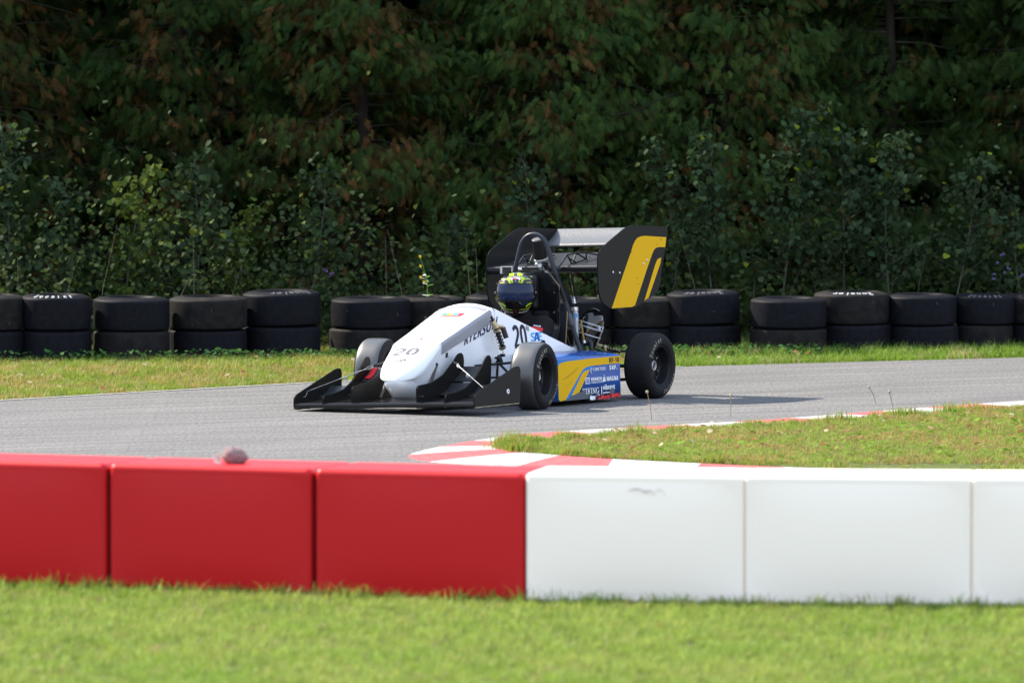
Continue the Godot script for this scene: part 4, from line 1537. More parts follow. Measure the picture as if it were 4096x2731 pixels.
	var mid := round_poly(p2([0.966, 0.050, 0.964, 0.112, 0.945, 0.127, 0.823, 0.134, 0.687, 0.158, 0.570, 0.209, 0.472, 0.281, 0.395, 0.349, 0.352, 0.366, 0.326, 0.338, 0.345, 0.18, 0.52, 0.09, 0.70, 0.05]), 0.02, 4)
	var inn := round_poly(p2([0.958, 0.046, 0.956, 0.168, 0.938, 0.186, 0.755, 0.198, 0.598, 0.242, 0.459, 0.323, 0.390, 0.374, 0.342, 0.382, 0.316, 0.352, 0.325, 0.19, 0.52, 0.09, 0.70, 0.05]), 0.02, 4)
	for s in [1.0, -1.0]:
		fender_plate(wing, "endplate", outer, 0.69 * s, 0.009, M.plate)
		fender_plate(wing, "fence", mid, 0.467 * s, 0.009, M.plate)
		fender_plate(wing, "fence", inn, 0.25 * s, 0.009, M.plate)
		part(wing, "flap", flap(0.255 * s, 0.462 * s, Vector2(0.465, 0.196), Vector2(0.325, 0.288), 0.010), M.carbon_gloss)
		part(wing, "flap", flap(0.255 * s, 0.462 * s, Vector2(0.66, 0.112), Vector2(0.485, 0.185), 0.010), M.carbon_gloss)
		part(wing, "flap", flap(0.472 * s, 0.685 * s, Vector2(0.66, 0.098), Vector2(0.49, 0.172), 0.010), M.carbon_gloss)
		part(wing, "wing_nut", MB.new().cyl(Vector3((0.69 + 0.0046) * s, 0.128, 0.515), Vector3((0.69 + 0.010) * s, 0.128, 0.515), 0.016, -1, 18), M.white_vinyl)
		part(wing, "wing_bolt", MB.new().cyl(Vector3((0.25 + 0.004) * s, 0.115, 0.905), Vector3((0.25 + 0.022) * s, 0.115, 0.905), 0.006), M.steel)
		part(wing, "wing_bolt", MB.new().cyl(Vector3((0.69 + 0.010) * s, 0.128, 0.513), Vector3((0.69 + 0.0115) * s, 0.128, 0.513), 0.006), M.black)
		# bare worn lower edges
		for q in [[0.69, 0.042, 0.966, 0.36], [0.467, 0.050, 0.966, 0.72], [0.25, 0.045, 0.958, 0.72]]:
			var wr := []
			for k in 19:
				var z := lerpf(q[2], q[3], k / 18.0)
				var hh := 0.003 + 0.005 * absf(sin(k * 2.3 + q[0] * 9.0))
				wr.append(PackedVector3Array([Vector3(q[0] * s - 0.005, q[1] + 0.002, z), Vector3(q[0] * s + 0.005, q[1] + 0.002, z), Vector3(q[0] * s + 0.004, q[1] - hh, z), Vector3(q[0] * s - 0.004, q[1] - hh, z)]))
			part(wing, "worn_edge", MB.new().grid(wr, true), mat(0.30, 0.27, 0.17, 0.9))
	part(wing, "red_tape", flap(-0.448, -0.405, Vector2(0.435, 0.220), Vector2(0.330, 0.286), 0.014), M.red_vinyl)
	# --- stay cables with their turnbuckles
	for s in [1.0, -1.0]:
		var a := Vector3(0.196 * s, 0.362, 0.430)
		var b := Vector3(0.69 * s, 0.168, 0.842) if s > 0 else Vector3(0.69 * s, 0.150, 0.80)
		var cable := part(car, "stay_cable", MB.new().tube([a, a.lerp(b, 0.5), b], 0.0016, 6), M.cable, ROLL)
		var tb := MB.new()
		tb.tube([a.lerp(b, 0.36), a.lerp(b, 0.41), a.lerp(b, 0.52), a.lerp(b, 0.60), a.lerp(b, 0.64)], [0.0015, 0.0042, 0.0026, 0.0042, 0.0015], 8)
		tb.tube([a.lerp(b, 0.22), a.lerp(b, 0.30) + Vector3(0, 0.012, 0.0), a.lerp(b, 0.37)], 0.0014, 5)
		tb.tube([a.lerp(b, 0.22), a.lerp(b, 0.30) - Vector3(0, 0.012, 0.0), a.lerp(b, 0.37)], 0.0022, 5)
		tb.bx(a.lerp(b, 0.565) - Vector3(0, 0.014, 0), Vector3(0.020, 0.022, 0.012), 0.003)
		tb.cyl(a.lerp(b, 0.44) + Vector3(0, 0.01, 0), a.lerp(b, 0.44) - Vector3(0, 0.008, 0), 0.005)
		part(cable, "turnbuckle", tb, M.cable)
		part(cable, "cable_clip", MB.new().bx(a.lerp(b, 0.24), Vector3(0.022, 0.018, 0.018), 0.004), M.black)
		if s < 0:
			part(cable, "cable_tail", MB.new().tube([b, b + Vector3(0.012, -0.006, 0.01), b + Vector3(0.008, -0.032, 0.03), b + Vector3(0.01, -0.034, 0.06)], 0.0022, 5), M.cable)
	build_suspension(car)
	# --- side pods
	for s in [1.0, -1.0]:
		var pr := []
		for k in 7:
			var z := lerpf(-0.352, -1.247, k / 6.0)
			var yt := lerpf(0.318, 0.305, k / 6.0)
			var top := lerpf(0.345, 0.338, k / 6.0)
			var row := PackedVector3Array()
			for e in [[0.27, 0.03], [0.6, 0.02], [0.6, 0.15], [0.6, yt - 0.018], [0.597, yt - 0.009], [0.590, yt - 0.003], [0.578, yt + 0.001], [0.44, lerpf(yt, top, 0.55)], [0.27, top]]:
				row.append(Vector3(e[0] * s, e[1], z))
			pr.append(row)
		var pod := part(car, "side_pod", MB.new().grid(pr, true, true), M.blue_paint, ROLL)
		if s > 0: livery(pod)
	part(car, "floor", MB.new().bx(Vector3(0, 0.018, -0.80), Vector3(1.16, 0.008, 0.92)), M.carbon, ROLL)
	# --- roll hoop and braces
	var half := [[0.345, 0.325], [0.30, 0.46], [0.251, 0.630], [0.195, 0.795], [0.153, 0.905], [0.108, 1.048], [0.088, 1.092], [0.060, 1.120], [0.028, 1.136], [0.0, 1.140]]
	var hp := []
	for q in half: hp.append(Vector3(q[0], q[1], -1.16))
	for k in range(half.size() - 2, -1, -1): hp.append(Vector3(-half[k][0], half[k][1], -1.16))
	var hc := Curve3D.new()
	for k in hp.size():
		var t: Vector3 = (hp[mini(k + 1, hp.size() - 1)] - hp[maxi(k - 1, 0)]) / 6.0
		hc.add_point(hp[k], -t, t)
	hc.bake_interval = 0.03
	var hoop := part(car, "roll_hoop", MB.new().tube(Array(hc.get_baked_points()), 0.0155, 12), M.hoop, ROLL)
	for s in [1.0, -1.0]:
		part(hoop, "padding_sleeve", MB.new().tube([Vector3(0.170 * s, 0.860, -1.16), Vector3(0.195 * s, 0.795, -1.16), Vector3(0.238 * s, 0.672, -1.16)], 0.0185, 12), M.black)
		part(hoop, "hoop_brace", MB.new().tube([Vector3(0.172 * s, 0.86, -1.17), Vector3(0.20 * s, 0.33, -1.58)], 0.0127, 10), M.hoop)
		part(hoop, "weld_gusset", MB.new().tube([Vector3(0.262 * s, 0.590, -1.16), Vector3(0.285 * s, 0.51, -1.16)], 0.019, 10), mat(0.06, 0.07, 0.09, 0.4))
	build_rear(car)
	# --- wheels
	make_wheel(car, Vector3(0.605, 0.2285, 0), deg_to_rad(7.0), true)
	make_wheel(car, Vector3(-0.605, 0.2285, 0), deg_to_rad(8.0), false)
	make_wheel(car, Vector3(0.605, 0.2285, -1.66), 0.0, true)
	make_wheel(car, Vector3(-0.605, 0.2285, -1.66), 0.0, false)
	build_driver(car.transform * ROLL)

func wing_plane() -> MB:
	var prof := [[0.962, 0.045], [0.966, 0.048], [0.966, 0.048], [0.968, 0.062], [0.966, 0.0745], [0.966, 0.0745], [0.961, 0.0785], [0.961, 0.0785], [0.92, 0.081], [0.80, 0.088], [0.70, 0.096], [0.62, 0.106], [0.618, 0.100], [0.70, 0.075], [0.80, 0.055], [0.90, 0.046]]
	var rows := []
	for x in [-0.689, -0.25, 0.25, 0.689]:
		var row := PackedVector3Array()
		for p in prof: row.append(Vector3(x, p[1], p[0]))
		rows.append(row)
	return MB.new().grid(rows, true, true)

func flap(x0: float, x1: float, lead: Vector2, trail: Vector2, th: float) -> MB:
	# a thin cambered blade between two fences; lead and trail are (z, y)
	var up := []
	var lo := []
	for k in 7:
		var t := k / 6.0
		var c := lead.lerp(trail, t) + Vector2(trail.y - lead.y, lead.x - trail.x).normalized() * -0.012 * sin(PI * t)
		var n := Vector2(trail.y - lead.y, lead.x - trail.x).normalized()
		var w := th * (0.5 + 0.5 * sin(PI * minf(1.0, t * 1.4 + 0.25))) * 0.5
		up.append(c + n * w)
		lo.append(c - n * w)
	lo.reverse()
	var rows := []
	for x in [x0, x1]:
		var row := PackedVector3Array()
		for p in up + lo: row.append(Vector3(x, p.y, p.x))
		rows.append(row)
	return MB.new().grid(rows, true, true)

func livery(pod: Node3D) -> void:
	var X := 0.6
	var pane := func(n: String, poly: PackedVector2Array, lift: float, m: Material) -> void:
		fender_plate(pod, n, poly, X + lift, 0.0012, m)
	var yel := PackedVector2Array()
	# light blue wedge above and between, then the yellow field, then the stripes
	pane.call("light_blue_band", p2([-0.354, 0.03, -0.354, 0.300, -0.60, 0.298, -0.78, 0.294, -0.84, 0.250, -0.81, 0.243, -0.735, 0.235, -0.69, 0.205, -0.50, 0.03]), 0.0008, M.light_blue)
	pane.call("yellow_field", p2([-0.356, 0.034, -0.356, 0.252, -0.372, 0.268, -0.400, 0.278, -0.482, 0.286, -0.80, 0.2915, -1.245, 0.2925, -1.245, 0.245, -1.05, 0.244, -0.86, 0.2425, -0.803, 0.240, -0.762, 0.2355, -0.722, 0.226, -0.700, 0.216, -0.684, 0.203, -0.452, 0.026, -0.374, 0.021]), 0.0022, M.yellow_paint)
	pane.call("light_blue_stripe", p2([-0.452, 0.026, -0.684, 0.203, -0.700, 0.216, -0.722, 0.226, -0.762, 0.2355, -0.803, 0.240, -0.86, 0.2425, -0.84, 0.216, -0.802, 0.216, -0.765, 0.214, -0.734, 0.209, -0.705, 0.199, -0.683, 0.185, -0.535, 0.050, -0.50, 0.036]), 0.003, M.light_blue)
	pane.call("yellow_stripe", p2([-0.535, 0.050, -0.683, 0.185, -0.705, 0.199, -0.734, 0.209, -0.765, 0.214, -0.802, 0.216, -0.640, 0.066, -0.602, 0.060, -0.57, 0.055]), 0.0038, M.yellow_paint)
	pane.call("torn_patch", p2([-0.44, 0.0205, -0.452, 0.029, -0.50, 0.036, -0.535, 0.046, -0.57, 0.052, -0.60, 0.058, -0.615, 0.066, -0.66, 0.069, -0.70, 0.079, -0.742, 0.074, -0.745, 0.05, -0.78, 0.045, -0.795, 0.06, -0.815, 0.058, -0.83, 0.036, -0.90, 0.032, -0.90, 0.021]), 0.0046, M.torn)
	pane.call("torn_patch", p2([-1.075, 0.04, -1.085, 0.065, -1.105, 0.080, -1.14, 0.075, -1.15, 0.05, -1.13, 0.03]), 0.0052, M.torn)
	var scuff_mat := mat(0.18, 0.12, 0.03, 0.8)
	for q in [[-0.413, 0.162, -0.643, 0.239, 0.0016], [-0.47, 0.17, -0.60, 0.214, 0.0010], [-0.45, 0.12, -0.56, 0.15, 0.0008], [-0.60, 0.12, -0.70, 0.16, 0.0008]]:
		part(pod, "scuff_mark", MB.new().tube([Vector3(X + 0.0028, q[1], q[0]), Vector3(X + 0.0028, (q[1] + q[3]) / 2 - 0.003, (q[0] + q[2]) / 2), Vector3(X + 0.0028, q[3], q[2])], q[4], 4), scuff_mat)
	var put := func(s: String, z0: float, y0: float, w: float, h: float, m: Material, bold := true, face := "Droid Sans", slant := 0.0) -> void:
		part(pod, "sponsor_letters", on_face(letters(s, w, h, bold, face, slant, 0.0012), z0, y0, X + 0.0042), m)
	put.call("RF-18", -1.088, 0.2535, 0.142, 0.033, M.ink)
	put.call("CIMETRIX", -0.848, 0.206, 0.182, 0.021, M.white_vinyl, false)
	put.call("SKF.", -1.086, 0.203, 0.112, 0.030, M.white_vinyl)
	put.call("KRAKEN", -0.820, 0.139, 0.154, 0.022, M.white_vinyl, true, "Droid Sans", 0.006)
	put.call("FABRICATION", -0.818, 0.122, 0.160, 0.0115, M.white_vinyl, false)
	put.call("MAGNA", -1.043, 0.129, 0.166, 0.030, M.white_vinyl, true, "Droid Sans", 0.008)
	put.call("VIKING", -0.690, 0.052, 0.240, 0.040, M.white_vinyl, false, "Droid Serif")
	put.call("vibrant", -0.984, 0.070, 0.172, 0.036, M.white_vinyl)
	put.call("perform", -0.987, 0.042, 0.098, 0.016, M.white_vinyl)
	put.call("Tool", -0.890, 0.036, 0.05, 0.011, M.white_vinyl, false, "Droid Serif")
	pane.call("sponsor_mark", p2([-0.961, 0.044, -0.961, 0.095, -0.970, 0.095, -0.970, 0.044]), 0.0042, M.white_vinyl)
	pane.call("sponsor_mark", p2([-0.738, 0.121, -0.740, 0.162, -0.799, 0.162, -0.799, 0.121]), 0.0042, M.white_vinyl)
	for q in [[0.152, 0.156], [0.144, 0.149], [0.131, 0.140], [0.124, 0.127]]:
		pane.call("sponsor_mark", p2([-0.745, q[0], -0.745, q[1], -0.793, q[1], -0.793, q[0]]), 0.005, M.royal_vinyl)
	pane.call("sponsor_mark", p2([-0.983, 0.127, -0.998, 0.160, -1.003, 0.158, -1.004, 0.127]), 0.0042, M.white_vinyl)
	pane.call("sponsor_mark", p2([-1.008, 0.127, -1.008, 0.150, -1.012, 0.160, -1.018, 0.158, -1.026, 0.127]), 0.0042, M.white_vinyl)
	part(pod, "sponsor_mark", MB.new().cyl(Vector3(X + 0.0036, 0.168, -1.006), Vector3(X + 0.0048, 0.168, -1.006), 0.005, -1, 12), M.white_vinyl)
	for k in 4: part(pod, "sponsor_mark", MB.new().bx(Vector3(X + 0.0042, 0.224 - k * 0.0095, -0.816 - 0.006 * absf(k - 1.5)), Vector3(0.0012, 0.006, 0.011), 0.0004, Basis(Vector3.RIGHT, 0.5 - 0.3 * k)), M.white_vinyl)
	# crumpled red and white tape hanging along the rear lower edge
	var r := RandomNumberGenerator.new()
	r.seed = 11
	var rows := []
	for k in 30:
		var t := k / 29.0
		var z := lerpf(-0.885, -1.20, t)
		var row := PackedVector3Array()
		for c in 5:
			var y := lerpf(0.028 + 0.012 * t + r.randf_range(-0.008, 0.008), 0.012 + r.randf_range(-0.006, 0.012), c / 4.0) + r.randf_range(-0.003, 0.003)
			row.append(Vector3(X + 0.010 + 0.012 * absf(sin(k * 1.9 + c * 2.2)) + r.randf() * 0.006, y, z + r.randf_range(-0.004, 0.004)))
		rows.append(row)
	part(pod, "torn_red_tape", MB.new().grid(rows, false, false, false), M.red_vinyl)
	rows = []
	for k in 7:
		var row := PackedVector3Array()
		for c in 3:
			row.append(Vector3(X + 0.010 + r.randf() * 0.008, 0.038 - 0.014 * c + r.randf_range(-0.003, 0.003), -0.775 - 0.014 * k))
		rows.append(row)
	part(pod, "torn_white_tape", MB.new().grid(rows, false, false, false), M.white_vinyl)

func build_suspension(car: Node3D) -> void:
	for s in [1.0, -1.0]:
		# front: damper standing on the flank, rocker below it, wishbones, push rod, upright
		var d := part(car, "damper", MB.new().tube([Vector3(0.262 * s, 0.575, -0.085), Vector3(0.272 * s, 0.545, -0.098), Vector3(0.290 * s, 0.40, -0.150)], [0.013, 0.017, 0.010], 14), M.black, ROLL)
		part(d, "damper_body", MB.new().tube([Vector3(0.262 * s, 0.577, -0.085), Vector3(0.268 * s, 0.556, -0.094), Vector3(0.273 * s, 0.530, -0.104)], [0.015, 0.021, 0.022], 16), M.gold)
		part(d, "top_eye", MB.new().tube([Vector3(0.256 * s, 0.612, -0.076), Vector3(0.262 * s, 0.575, -0.085)], [0.008, 0.010], 8), M.black)
		part(d, "top_collar", MB.new().cyl(Vector3(0.275 * s, 0.520, -0.107), Vector3(0.277 * s, 0.507, -0.112), 0.027, 0.027, 18), M.gold)
		var a := Vector3(0.276 * s, 0.512, -0.110)
		var b := Vector3(0.291 * s, 0.402, -0.150)
		var coil := []
		var ax := (b - a).normalized()
		var u := ax.cross(Vector3.FORWARD).normalized()
		var v := ax.cross(u)
		for k in 73:
			var t := k / 72.0
			var an := t * TAU * 5.0
			coil.append(a.lerp(b, t) + (u * cos(an) + v * sin(an)) * lerpf(0.021, 0.019, t))
		part(d, "spring", MB.new().tube(coil, 0.0050, 6), M.black_gloss)
		part(d, "spring_seat", MB.new().tube([Vector3(0.291 * s, 0.402, -0.150), Vector3(0.292 * s, 0.394, -0.153), Vector3(0.293 * s, 0.386, -0.156)], [0.024, 0.026, 0.020], 18), mat(0.16, 0.11, 0.08, 0.5, 0.4))
		part(d, "reservoir", MB.new().tube([Vector3(0.300 * s, 0.532, -0.150), Vector3(0.312 * s, 0.462, -0.172)], 0.018, 14), mat(0.05, 0.03, 0.035, 0.4))
		part(d, "reservoir_cap", MB.new().tube([Vector3(0.282 * s, 0.543, -0.115), Vector3(0.300 * s, 0.537, -0.148)], [0.010, 0.014], 10), M.gold)
		part(d, "shaft", MB.new().tube([Vector3(0.293 * s, 0.388, -0.155), Vector3(0.297 * s, 0.345, -0.158)], 0.007, 8), M.alloy)
		var rk := MB.new()
		rk.bx(Vector3(0.285 * s, 0.318, -0.118), Vector3(0.025, 0.055, 0.040), 0.004, Basis(Vector3.RIGHT, 0.5))
		rk.bx(Vector3(0.292 * s, 0.345, -0.150), Vector3(0.030, 0.020, 0.030), 0.004)
		rk.cyl(Vector3(0.265 * s, 0.300, -0.110), Vector3(0.312 * s, 0.300, -0.110), 0.011)
		rk.cyl(Vector3(0.27 * s, 0.330, -0.085), Vector3(0.30 * s, 0.330, -0.085), 0.008)
		part(car, "rocker", rk, M.black, ROLL)
		part(car, "front_wishbone", tube_arms([[Vector3(0.225 * s, 0.285, 0.12), Vector3(0.52 * s, 0.305, 0.0)], [Vector3(0.24 * s, 0.285, -0.17), Vector3(0.52 * s, 0.305, 0.0)]], 0.0085), M.black, ROLL)
		part(car, "front_wishbone", tube_arms([[Vector3(0.205 * s, 0.12, 0.16), Vector3(0.53 * s, 0.125, 0.0)], [Vector3(0.235 * s, 0.12, -0.17), Vector3(0.53 * s, 0.125, 0.0)]], 0.0085), M.black, ROLL)
		part(car, "push_rod", tube_arms([[Vector3(0.288 * s, 0.290, -0.11), Vector3(0.51 * s, 0.14, 0.0)], [Vector3(0.280 * s, 0.30, -0.105), Vector3(0.268 * s, 0.09, -0.085)]], 0.009), M.black, ROLL)
		part(car, "steering_rod", tube_arms([[Vector3(0.21 * s, 0.20, 0.09), Vector3(0.53 * s, 0.21, 0.07)]], 0.007), M.black, ROLL)
		part(car, "front_upright", MB.new().bx(Vector3(0.535 * s, 0.22, 0.0), Vector3(0.045, 0.22, 0.06), 0.008), M.black)
		part(car, "brake_disc", MB.new().lathe([Vector2(0.10, -0.004), Vector2(0.10, 0.004), Vector2(0.05, 0.004), Vector2(0.05, -0.004)], Transform3D(Basis(Vector3.BACK, PI / 2), Vector3(0.555 * s, 0.2285, 0)), 28), mat(0.18, 0.16, 0.15, 0.4, 0.8))
		# rear
		part(car, "rear_wishbone", tube_arms([[Vector3(0.22 * s, 0.30, -1.40), Vector3(0.52 * s, 0.315, -1.66)], [Vector3(0.20 * s, 0.30, -1.82), Vector3(0.52 * s, 0.315, -1.66)]], 0.0085), M.black, ROLL)
		part(car, "rear_wishbone", tube_arms([[Vector3(0.22 * s, 0.105, -1.36), Vector3(0.53 * s, 0.12, -1.66)], [Vector3(0.20 * s, 0.105, -1.82), Vector3(0.53 * s, 0.12, -1.66)]], 0.0095), M.black, ROLL)
		part(car, "drive_shaft", MB.new().tube([Vector3(0.16 * s, 0.21, -1.66), Vector3(0.55 * s, 0.2285, -1.66)], 0.013, 10), M.hoop)
		part(car, "rear_upright", MB.new().bx(Vector3(0.545 * s, 0.225, -1.66), Vector3(0.045, 0.22, 0.07), 0.008), M.black)

func build_rear(car: Node3D) -> void:
	# firewall, head restraint, seat sides
	var face := Transform3D(Basis(), Vector3(0, 0, -1.10))
	var rest := part(car, "headrest_panel", MB.new().plate(round_poly(p2([-0.115, 0.892, 0.115, 0.892, 0.212, 0.775, 0.205, 0.50, 0.10, 0.36, -0.10, 0.36, -0.205, 0.50, -0.212, 0.775]), 0.02, 3), 0.05, face, 0.004), M.black_gloss, ROLL)
	for s in [1.0, -1.0]:
		part(rest, "bare_edge", MB.new().tube([Vector3(0.117 * s, 0.890, -1.127), Vector3(0.214 * s, 0.776, -1.127)], 0.0035, 5), M.tan)
		part(rest, "rivet", MB.new().cyl(Vector3(0.195 * s, 0.737, -1.077), Vector3(0.195 * s, 0.737, -1.070), 0.007, 0.005, 10), M.steel)
		part(rest, "rivet", MB.new().cyl(Vector3(0.192 * s, 0.603, -1.077), Vector3(0.192 * s, 0.603, -1.070), 0.007, 0.005, 10), M.steel)
	part(rest, "head_pad", MB.new().rbox(Vector3(0.17, 0.24, 0.07), 0.03, Transform3D(Basis(), Vector3(0, 0.74, -1.045)), 4), M.black)
	part(rest, "pad_roll", MB.new().tube([Vector3(0.06, 0.592, -1.05), Vector3(0.155, 0.588, -1.05)], 0.026, 14), mat(0.014, 0.014, 0.016, 0.55))
	part(rest, "piping", MB.new().tube([Vector3(0.055, 0.62, -1.062), Vector3(0.060, 0.76, -1.062), Vector3(0.062, 0.85, -1.062)], 0.006, 6), mat(0.02, 0.021, 0.026, 0.4))
	var fire := part(car, "firewall", MB.new().plate(p2([-0.262, 0.605, 0.262, 0.605, 0.236, 0.33, -0.236, 0.33]), 0.012, Transform3D(Basis(), Vector3(0, 0, -1.138))), mat(0.018, 0.02, 0.026, 0.3), ROLL)
	part(fire, "bare_edge", MB.new().tube([Vector3(0.264, 0.605, -1.133), Vector3(0.238, 0.34, -1.133)], 0.004, 5), M.tan)
	var seat := MB.new()
	for s in [1.0, -1.0]:
		seat.rbox(Vector3(0.09, 0.16, 0.11), 0.035, Transform3D(Basis(Vector3.BACK, -0.3 * s), Vector3(0.175 * s, 0.45, -1.05)), 4)
	seat.rbox(Vector3(0.36, 0.35, 0.05), 0.02, Transform3D(Basis(Vector3.RIGHT, 0.2), Vector3(0, 0.38, -1.075)), 3)
	part(car, "seat", seat, mat(0.02, 0.021, 0.024, 0.3), ROLL)
	# air filter with its throttle body
	var ft := Vector3(0.0, 1.102, -1.212)
	var fb := Vector3(0.0, 0.972, -1.255)
	var ax := (ft - fb).normalized()
	var u := ax.cross(Vector3.RIGHT).normalized()
	var w := ax.cross(u)
	var rows := []
	for k in 5:
		var t := k / 4.0
		var row := PackedVector3Array()
		for c in 96:
			var an := TAU * c / 96.0
			var r := lerpf(0.047, 0.036, t) * (1.0 - 0.05 * (c % 2))
			row.append(fb.lerp(ft, t) + (u * cos(an) + w * sin(an)) * r)
		rows.append(row)
	var filt := part(car, "air_filter", MB.new().grid(rows, true), M.black, ROLL)
	var lx := Transform3D(Basis(u, ax, -w), ft)
	part(filt, "filter_cap", MB.new().lathe([Vector2(0.038, -0.006), Vector2(0.039, 0.0), Vector2(0.036, 0.004), Vector2(0.030, 0.003), Vector2(0.028, 0.005), Vector2(0.001, 0.005)], lx, 30), mat(0.10, 0.10, 0.11, 0.4))
	lx.origin = fb
	part(filt, "hose_clamp", MB.new().lathe([Vector2(0.046, -0.014), Vector2(0.0485, -0.012), Vector2(0.0485, -0.001), Vector2(0.046, 0.0)], lx, 30), M.alloy)
	var thr := MB.new().lathe([Vector2(0.044, -0.012), Vector2(0.032, -0.022), Vector2(0.026, -0.04), Vector2(0.024, -0.075), Vector2(0.018, -0.10), Vector2(0.020, -0.13)], lx, 22)
	thr.cyl(fb - ax * 0.045 + Vector3(-0.04, 0, 0.01), fb - ax * 0.045 + Vector3(-0.02, 0, 0.01), 0.016)
	thr.bx(fb - ax * 0.055 + Vector3(0.0, 0, 0.028), Vector3(0.03, 0.025, 0.02), 0.004)
	part(car, "throttle_body", thr, M.alloy, ROLL)
	part(car, "throttle_sensor", MB.new().cyl(fb - ax * 0.05 + Vector3(0.026, 0, 0.012), fb - ax * 0.05 + Vector3(0.045, 0, 0.012), 0.020), M.black, ROLL)
	# coolant tube, plenum, dipstick, hoses
	part(car, "coolant_tube", MB.new().tube([Vector3(0.232, 0.625, -1.30), Vector3(0.238, 0.585, -1.30), Vector3(0.240, 0.50, -1.30), Vector3(0.234, 0.36, -1.30), Vector3(0.220, 0.33, -1.29)], [0.019, 0.0185, 0.0185, 0.017, 0.02], 14), M.silver_hose, ROLL)
	var nt := MB.new().cyl(Vector3(0.232, 0.630, -1.30), Vector3(0.234, 0.607, -1.30), 0.025, 0.025, 18)
	nt.cyl(Vector3(0.228, 0.690, -1.30), Vector3(0.232, 0.655, -1.30), 0.012, 0.016)
	nt.bx(Vector3(0.222, 0.695, -1.30), Vector3(0.030, 0.018, 0.02), 0.003)
	nt.bx(Vector3(0.215, 0.345, -1.27), Vector3(0.045, 0.03, 0.03), 0.010)
	part(car, "tube_fitting", nt, M.alloy, ROLL)
	part(car, "tube_sticker", MB.new().plate(round_poly(p2([-0.012, -0.014, 0.010, -0.014, 0.010, 0.014, -0.012, 0.014]), 0.01), 0.001, Transform3D(Basis(Vector3.UP, 0.5), Vector3(0.249, 0.572, -1.2835))), M.sky_vinyl, ROLL)
	var dx := Transform3D(Basis(Vector3.BACK, -0.30) * Basis(Vector3.RIGHT, -0.15), Vector3(0.262, 0.43, -1.42)).scaled_local(Vector3.ONE * 1.12)
	var dome := part(car, "plenum", MB.new().lathe([Vector2(0.072, -0.06), Vector2(0.076, -0.02), Vector2(0.078, 0.03), Vector2(0.077, 0.07), Vector2(0.072, 0.11), Vector2(0.060, 0.140), Vector2(0.040, 0.162), Vector2(0.02, 0.171), Vector2(0.001, 0.173)], dx, 32), M.black_gloss, ROLL)
	for y in [0.075, 0.050, 0.005]:
		part(dome, "clamp_ring", MB.new().lathe([Vector2(0.077, y - 0.004), Vector2(0.0815, y - 0.0035), Vector2(0.0815, y + 0.0035), Vector2(0.077, y + 0.004)], dx, 32), M.silver_hose)
	part(dome, "clamp_screw", MB.new().bx(dx * Vector3(0.075, 0.06, 0.03), Vector3(0.02, 0.035, 0.02), 0.004).cyl(dx * Vector3(0.084, 0.08, 0.0), dx * Vector3(0.084, 0.045, 0.0), 0.006), M.silver_hose)
	part(car, "yellow_tube", MB.new().tube([Vector3(0.277, 0.537, -1.30), Vector3(0.286, 0.46, -1.30), Vector3(0.296, 0.395, -1.30)], 0.0075, 8), mat(0.28, 0.19, 0.05, 0.5), ROLL)
	part(car, "tube_end", MB.new().cyl(Vector3(0.296, 0.398, -1.30), Vector3(0.298, 0.382, -1.30), 0.011), M.alloy, ROLL)
	part(car, "rubber_hose", MB.new().tube([Vector3(0.27, 0.37, -1.36), Vector3(0.300, 0.41, -1.36), Vector3(0.318, 0.38, -1.36), Vector3(0.322, 0.31, -1.36)], 0.016, 12), mat(0.03, 0.032, 0.036, 0.45), ROLL)
	part(car, "green_connector", MB.new().bx(Vector3(0.19, 0.43, -1.24), Vector3(0.025, 0.035, 0.02), 0.006, Basis(Vector3.BACK, 0.4)), M.green_plastic, ROLL)
	part(car, "hose_fitting", MB.new().tube([Vector3(0.188, 0.535, -1.22), Vector3(0.182, 0.49, -1.22), Vector3(0.178, 0.455, -1.22)], [0.006, 0.004, 0.003], 8), M.steel, ROLL)
	# engine block and the drivetrain behind it
	var eng := MB.new()
	eng.rbox(Vector3(0.36, 0.26, 0.30), 0.02, Transform3D(Basis(), Vector3(0, 0.24, -1.40)))
	eng.rbox(Vector3(0.30, 0.14, 0.16), 0.03, Transform3D(Basis(Vector3.RIGHT, 0.3), Vector3(0, 0.41, -1.36)))
	for k in 7:
		eng.bx(Vector3(0.0, 0.40 + 0.012 * k, -1.30), Vector3(0.26, 0.005, 0.05), 0.001)
	part(car, "engine", eng, M.black, ROLL)
	part(car, "gearbox", MB.new().rbox(Vector3(0.30, 0.20, 0.28), 0.04, Transform3D(Basis(), Vector3(0.02, 0.21, -1.68)), 3), mat(0.05, 0.05, 0.055, 0.5, 0.3), ROLL)
	var fit := MB.new()
	fit.bx(Vector3(0.365, 0.358, -1.40), Vector3(0.040, 0.022, 0.03), 0.004, Basis(Vector3.BACK, -0.35))
	fit.bx(Vector3(0.410, 0.340, -1.40), Vector3(0.014, 0.045, 0.025), 0.003, Basis(Vector3.BACK, 0.3))
	for k in 5: fit.cyl(Vector3(0.430 + k * 0.022, 0.338 - k * 0.006, -1.40), Vector3(0.430 + k * 0.022, 0.352 - k * 0.006, -1.39), 0.0055, 0.004, 8)
	part(car, "pipe_fitting", fit, M.gold, ROLL)
	var lines := MB.new()
	lines.tube([Vector3(0.34, 0.36, -1.40), Vector3(0.42, 0.335, -1.41), Vector3(0.52, 0.312, -1.40)], 0.011, 8)
	lines.tube([Vector3(0.33, 0.34, -1.38), Vector3(0.40, 0.315, -1.38), Vector3(0.47, 0.305, -1.39)], 0.009, 8)
	lines.tube([Vector3(0.24, 0.45, -1.26), Vector3(0.25, 0.38, -1.27), Vector3(0.27, 0.33, -1.30)], 0.008, 8)
	lines.tube([Vector3(0.185, 0.58, -1.20), Vector3(0.20, 0.45, -1.22), Vector3(0.215, 0.36, -1.24)], 0.009, 8)
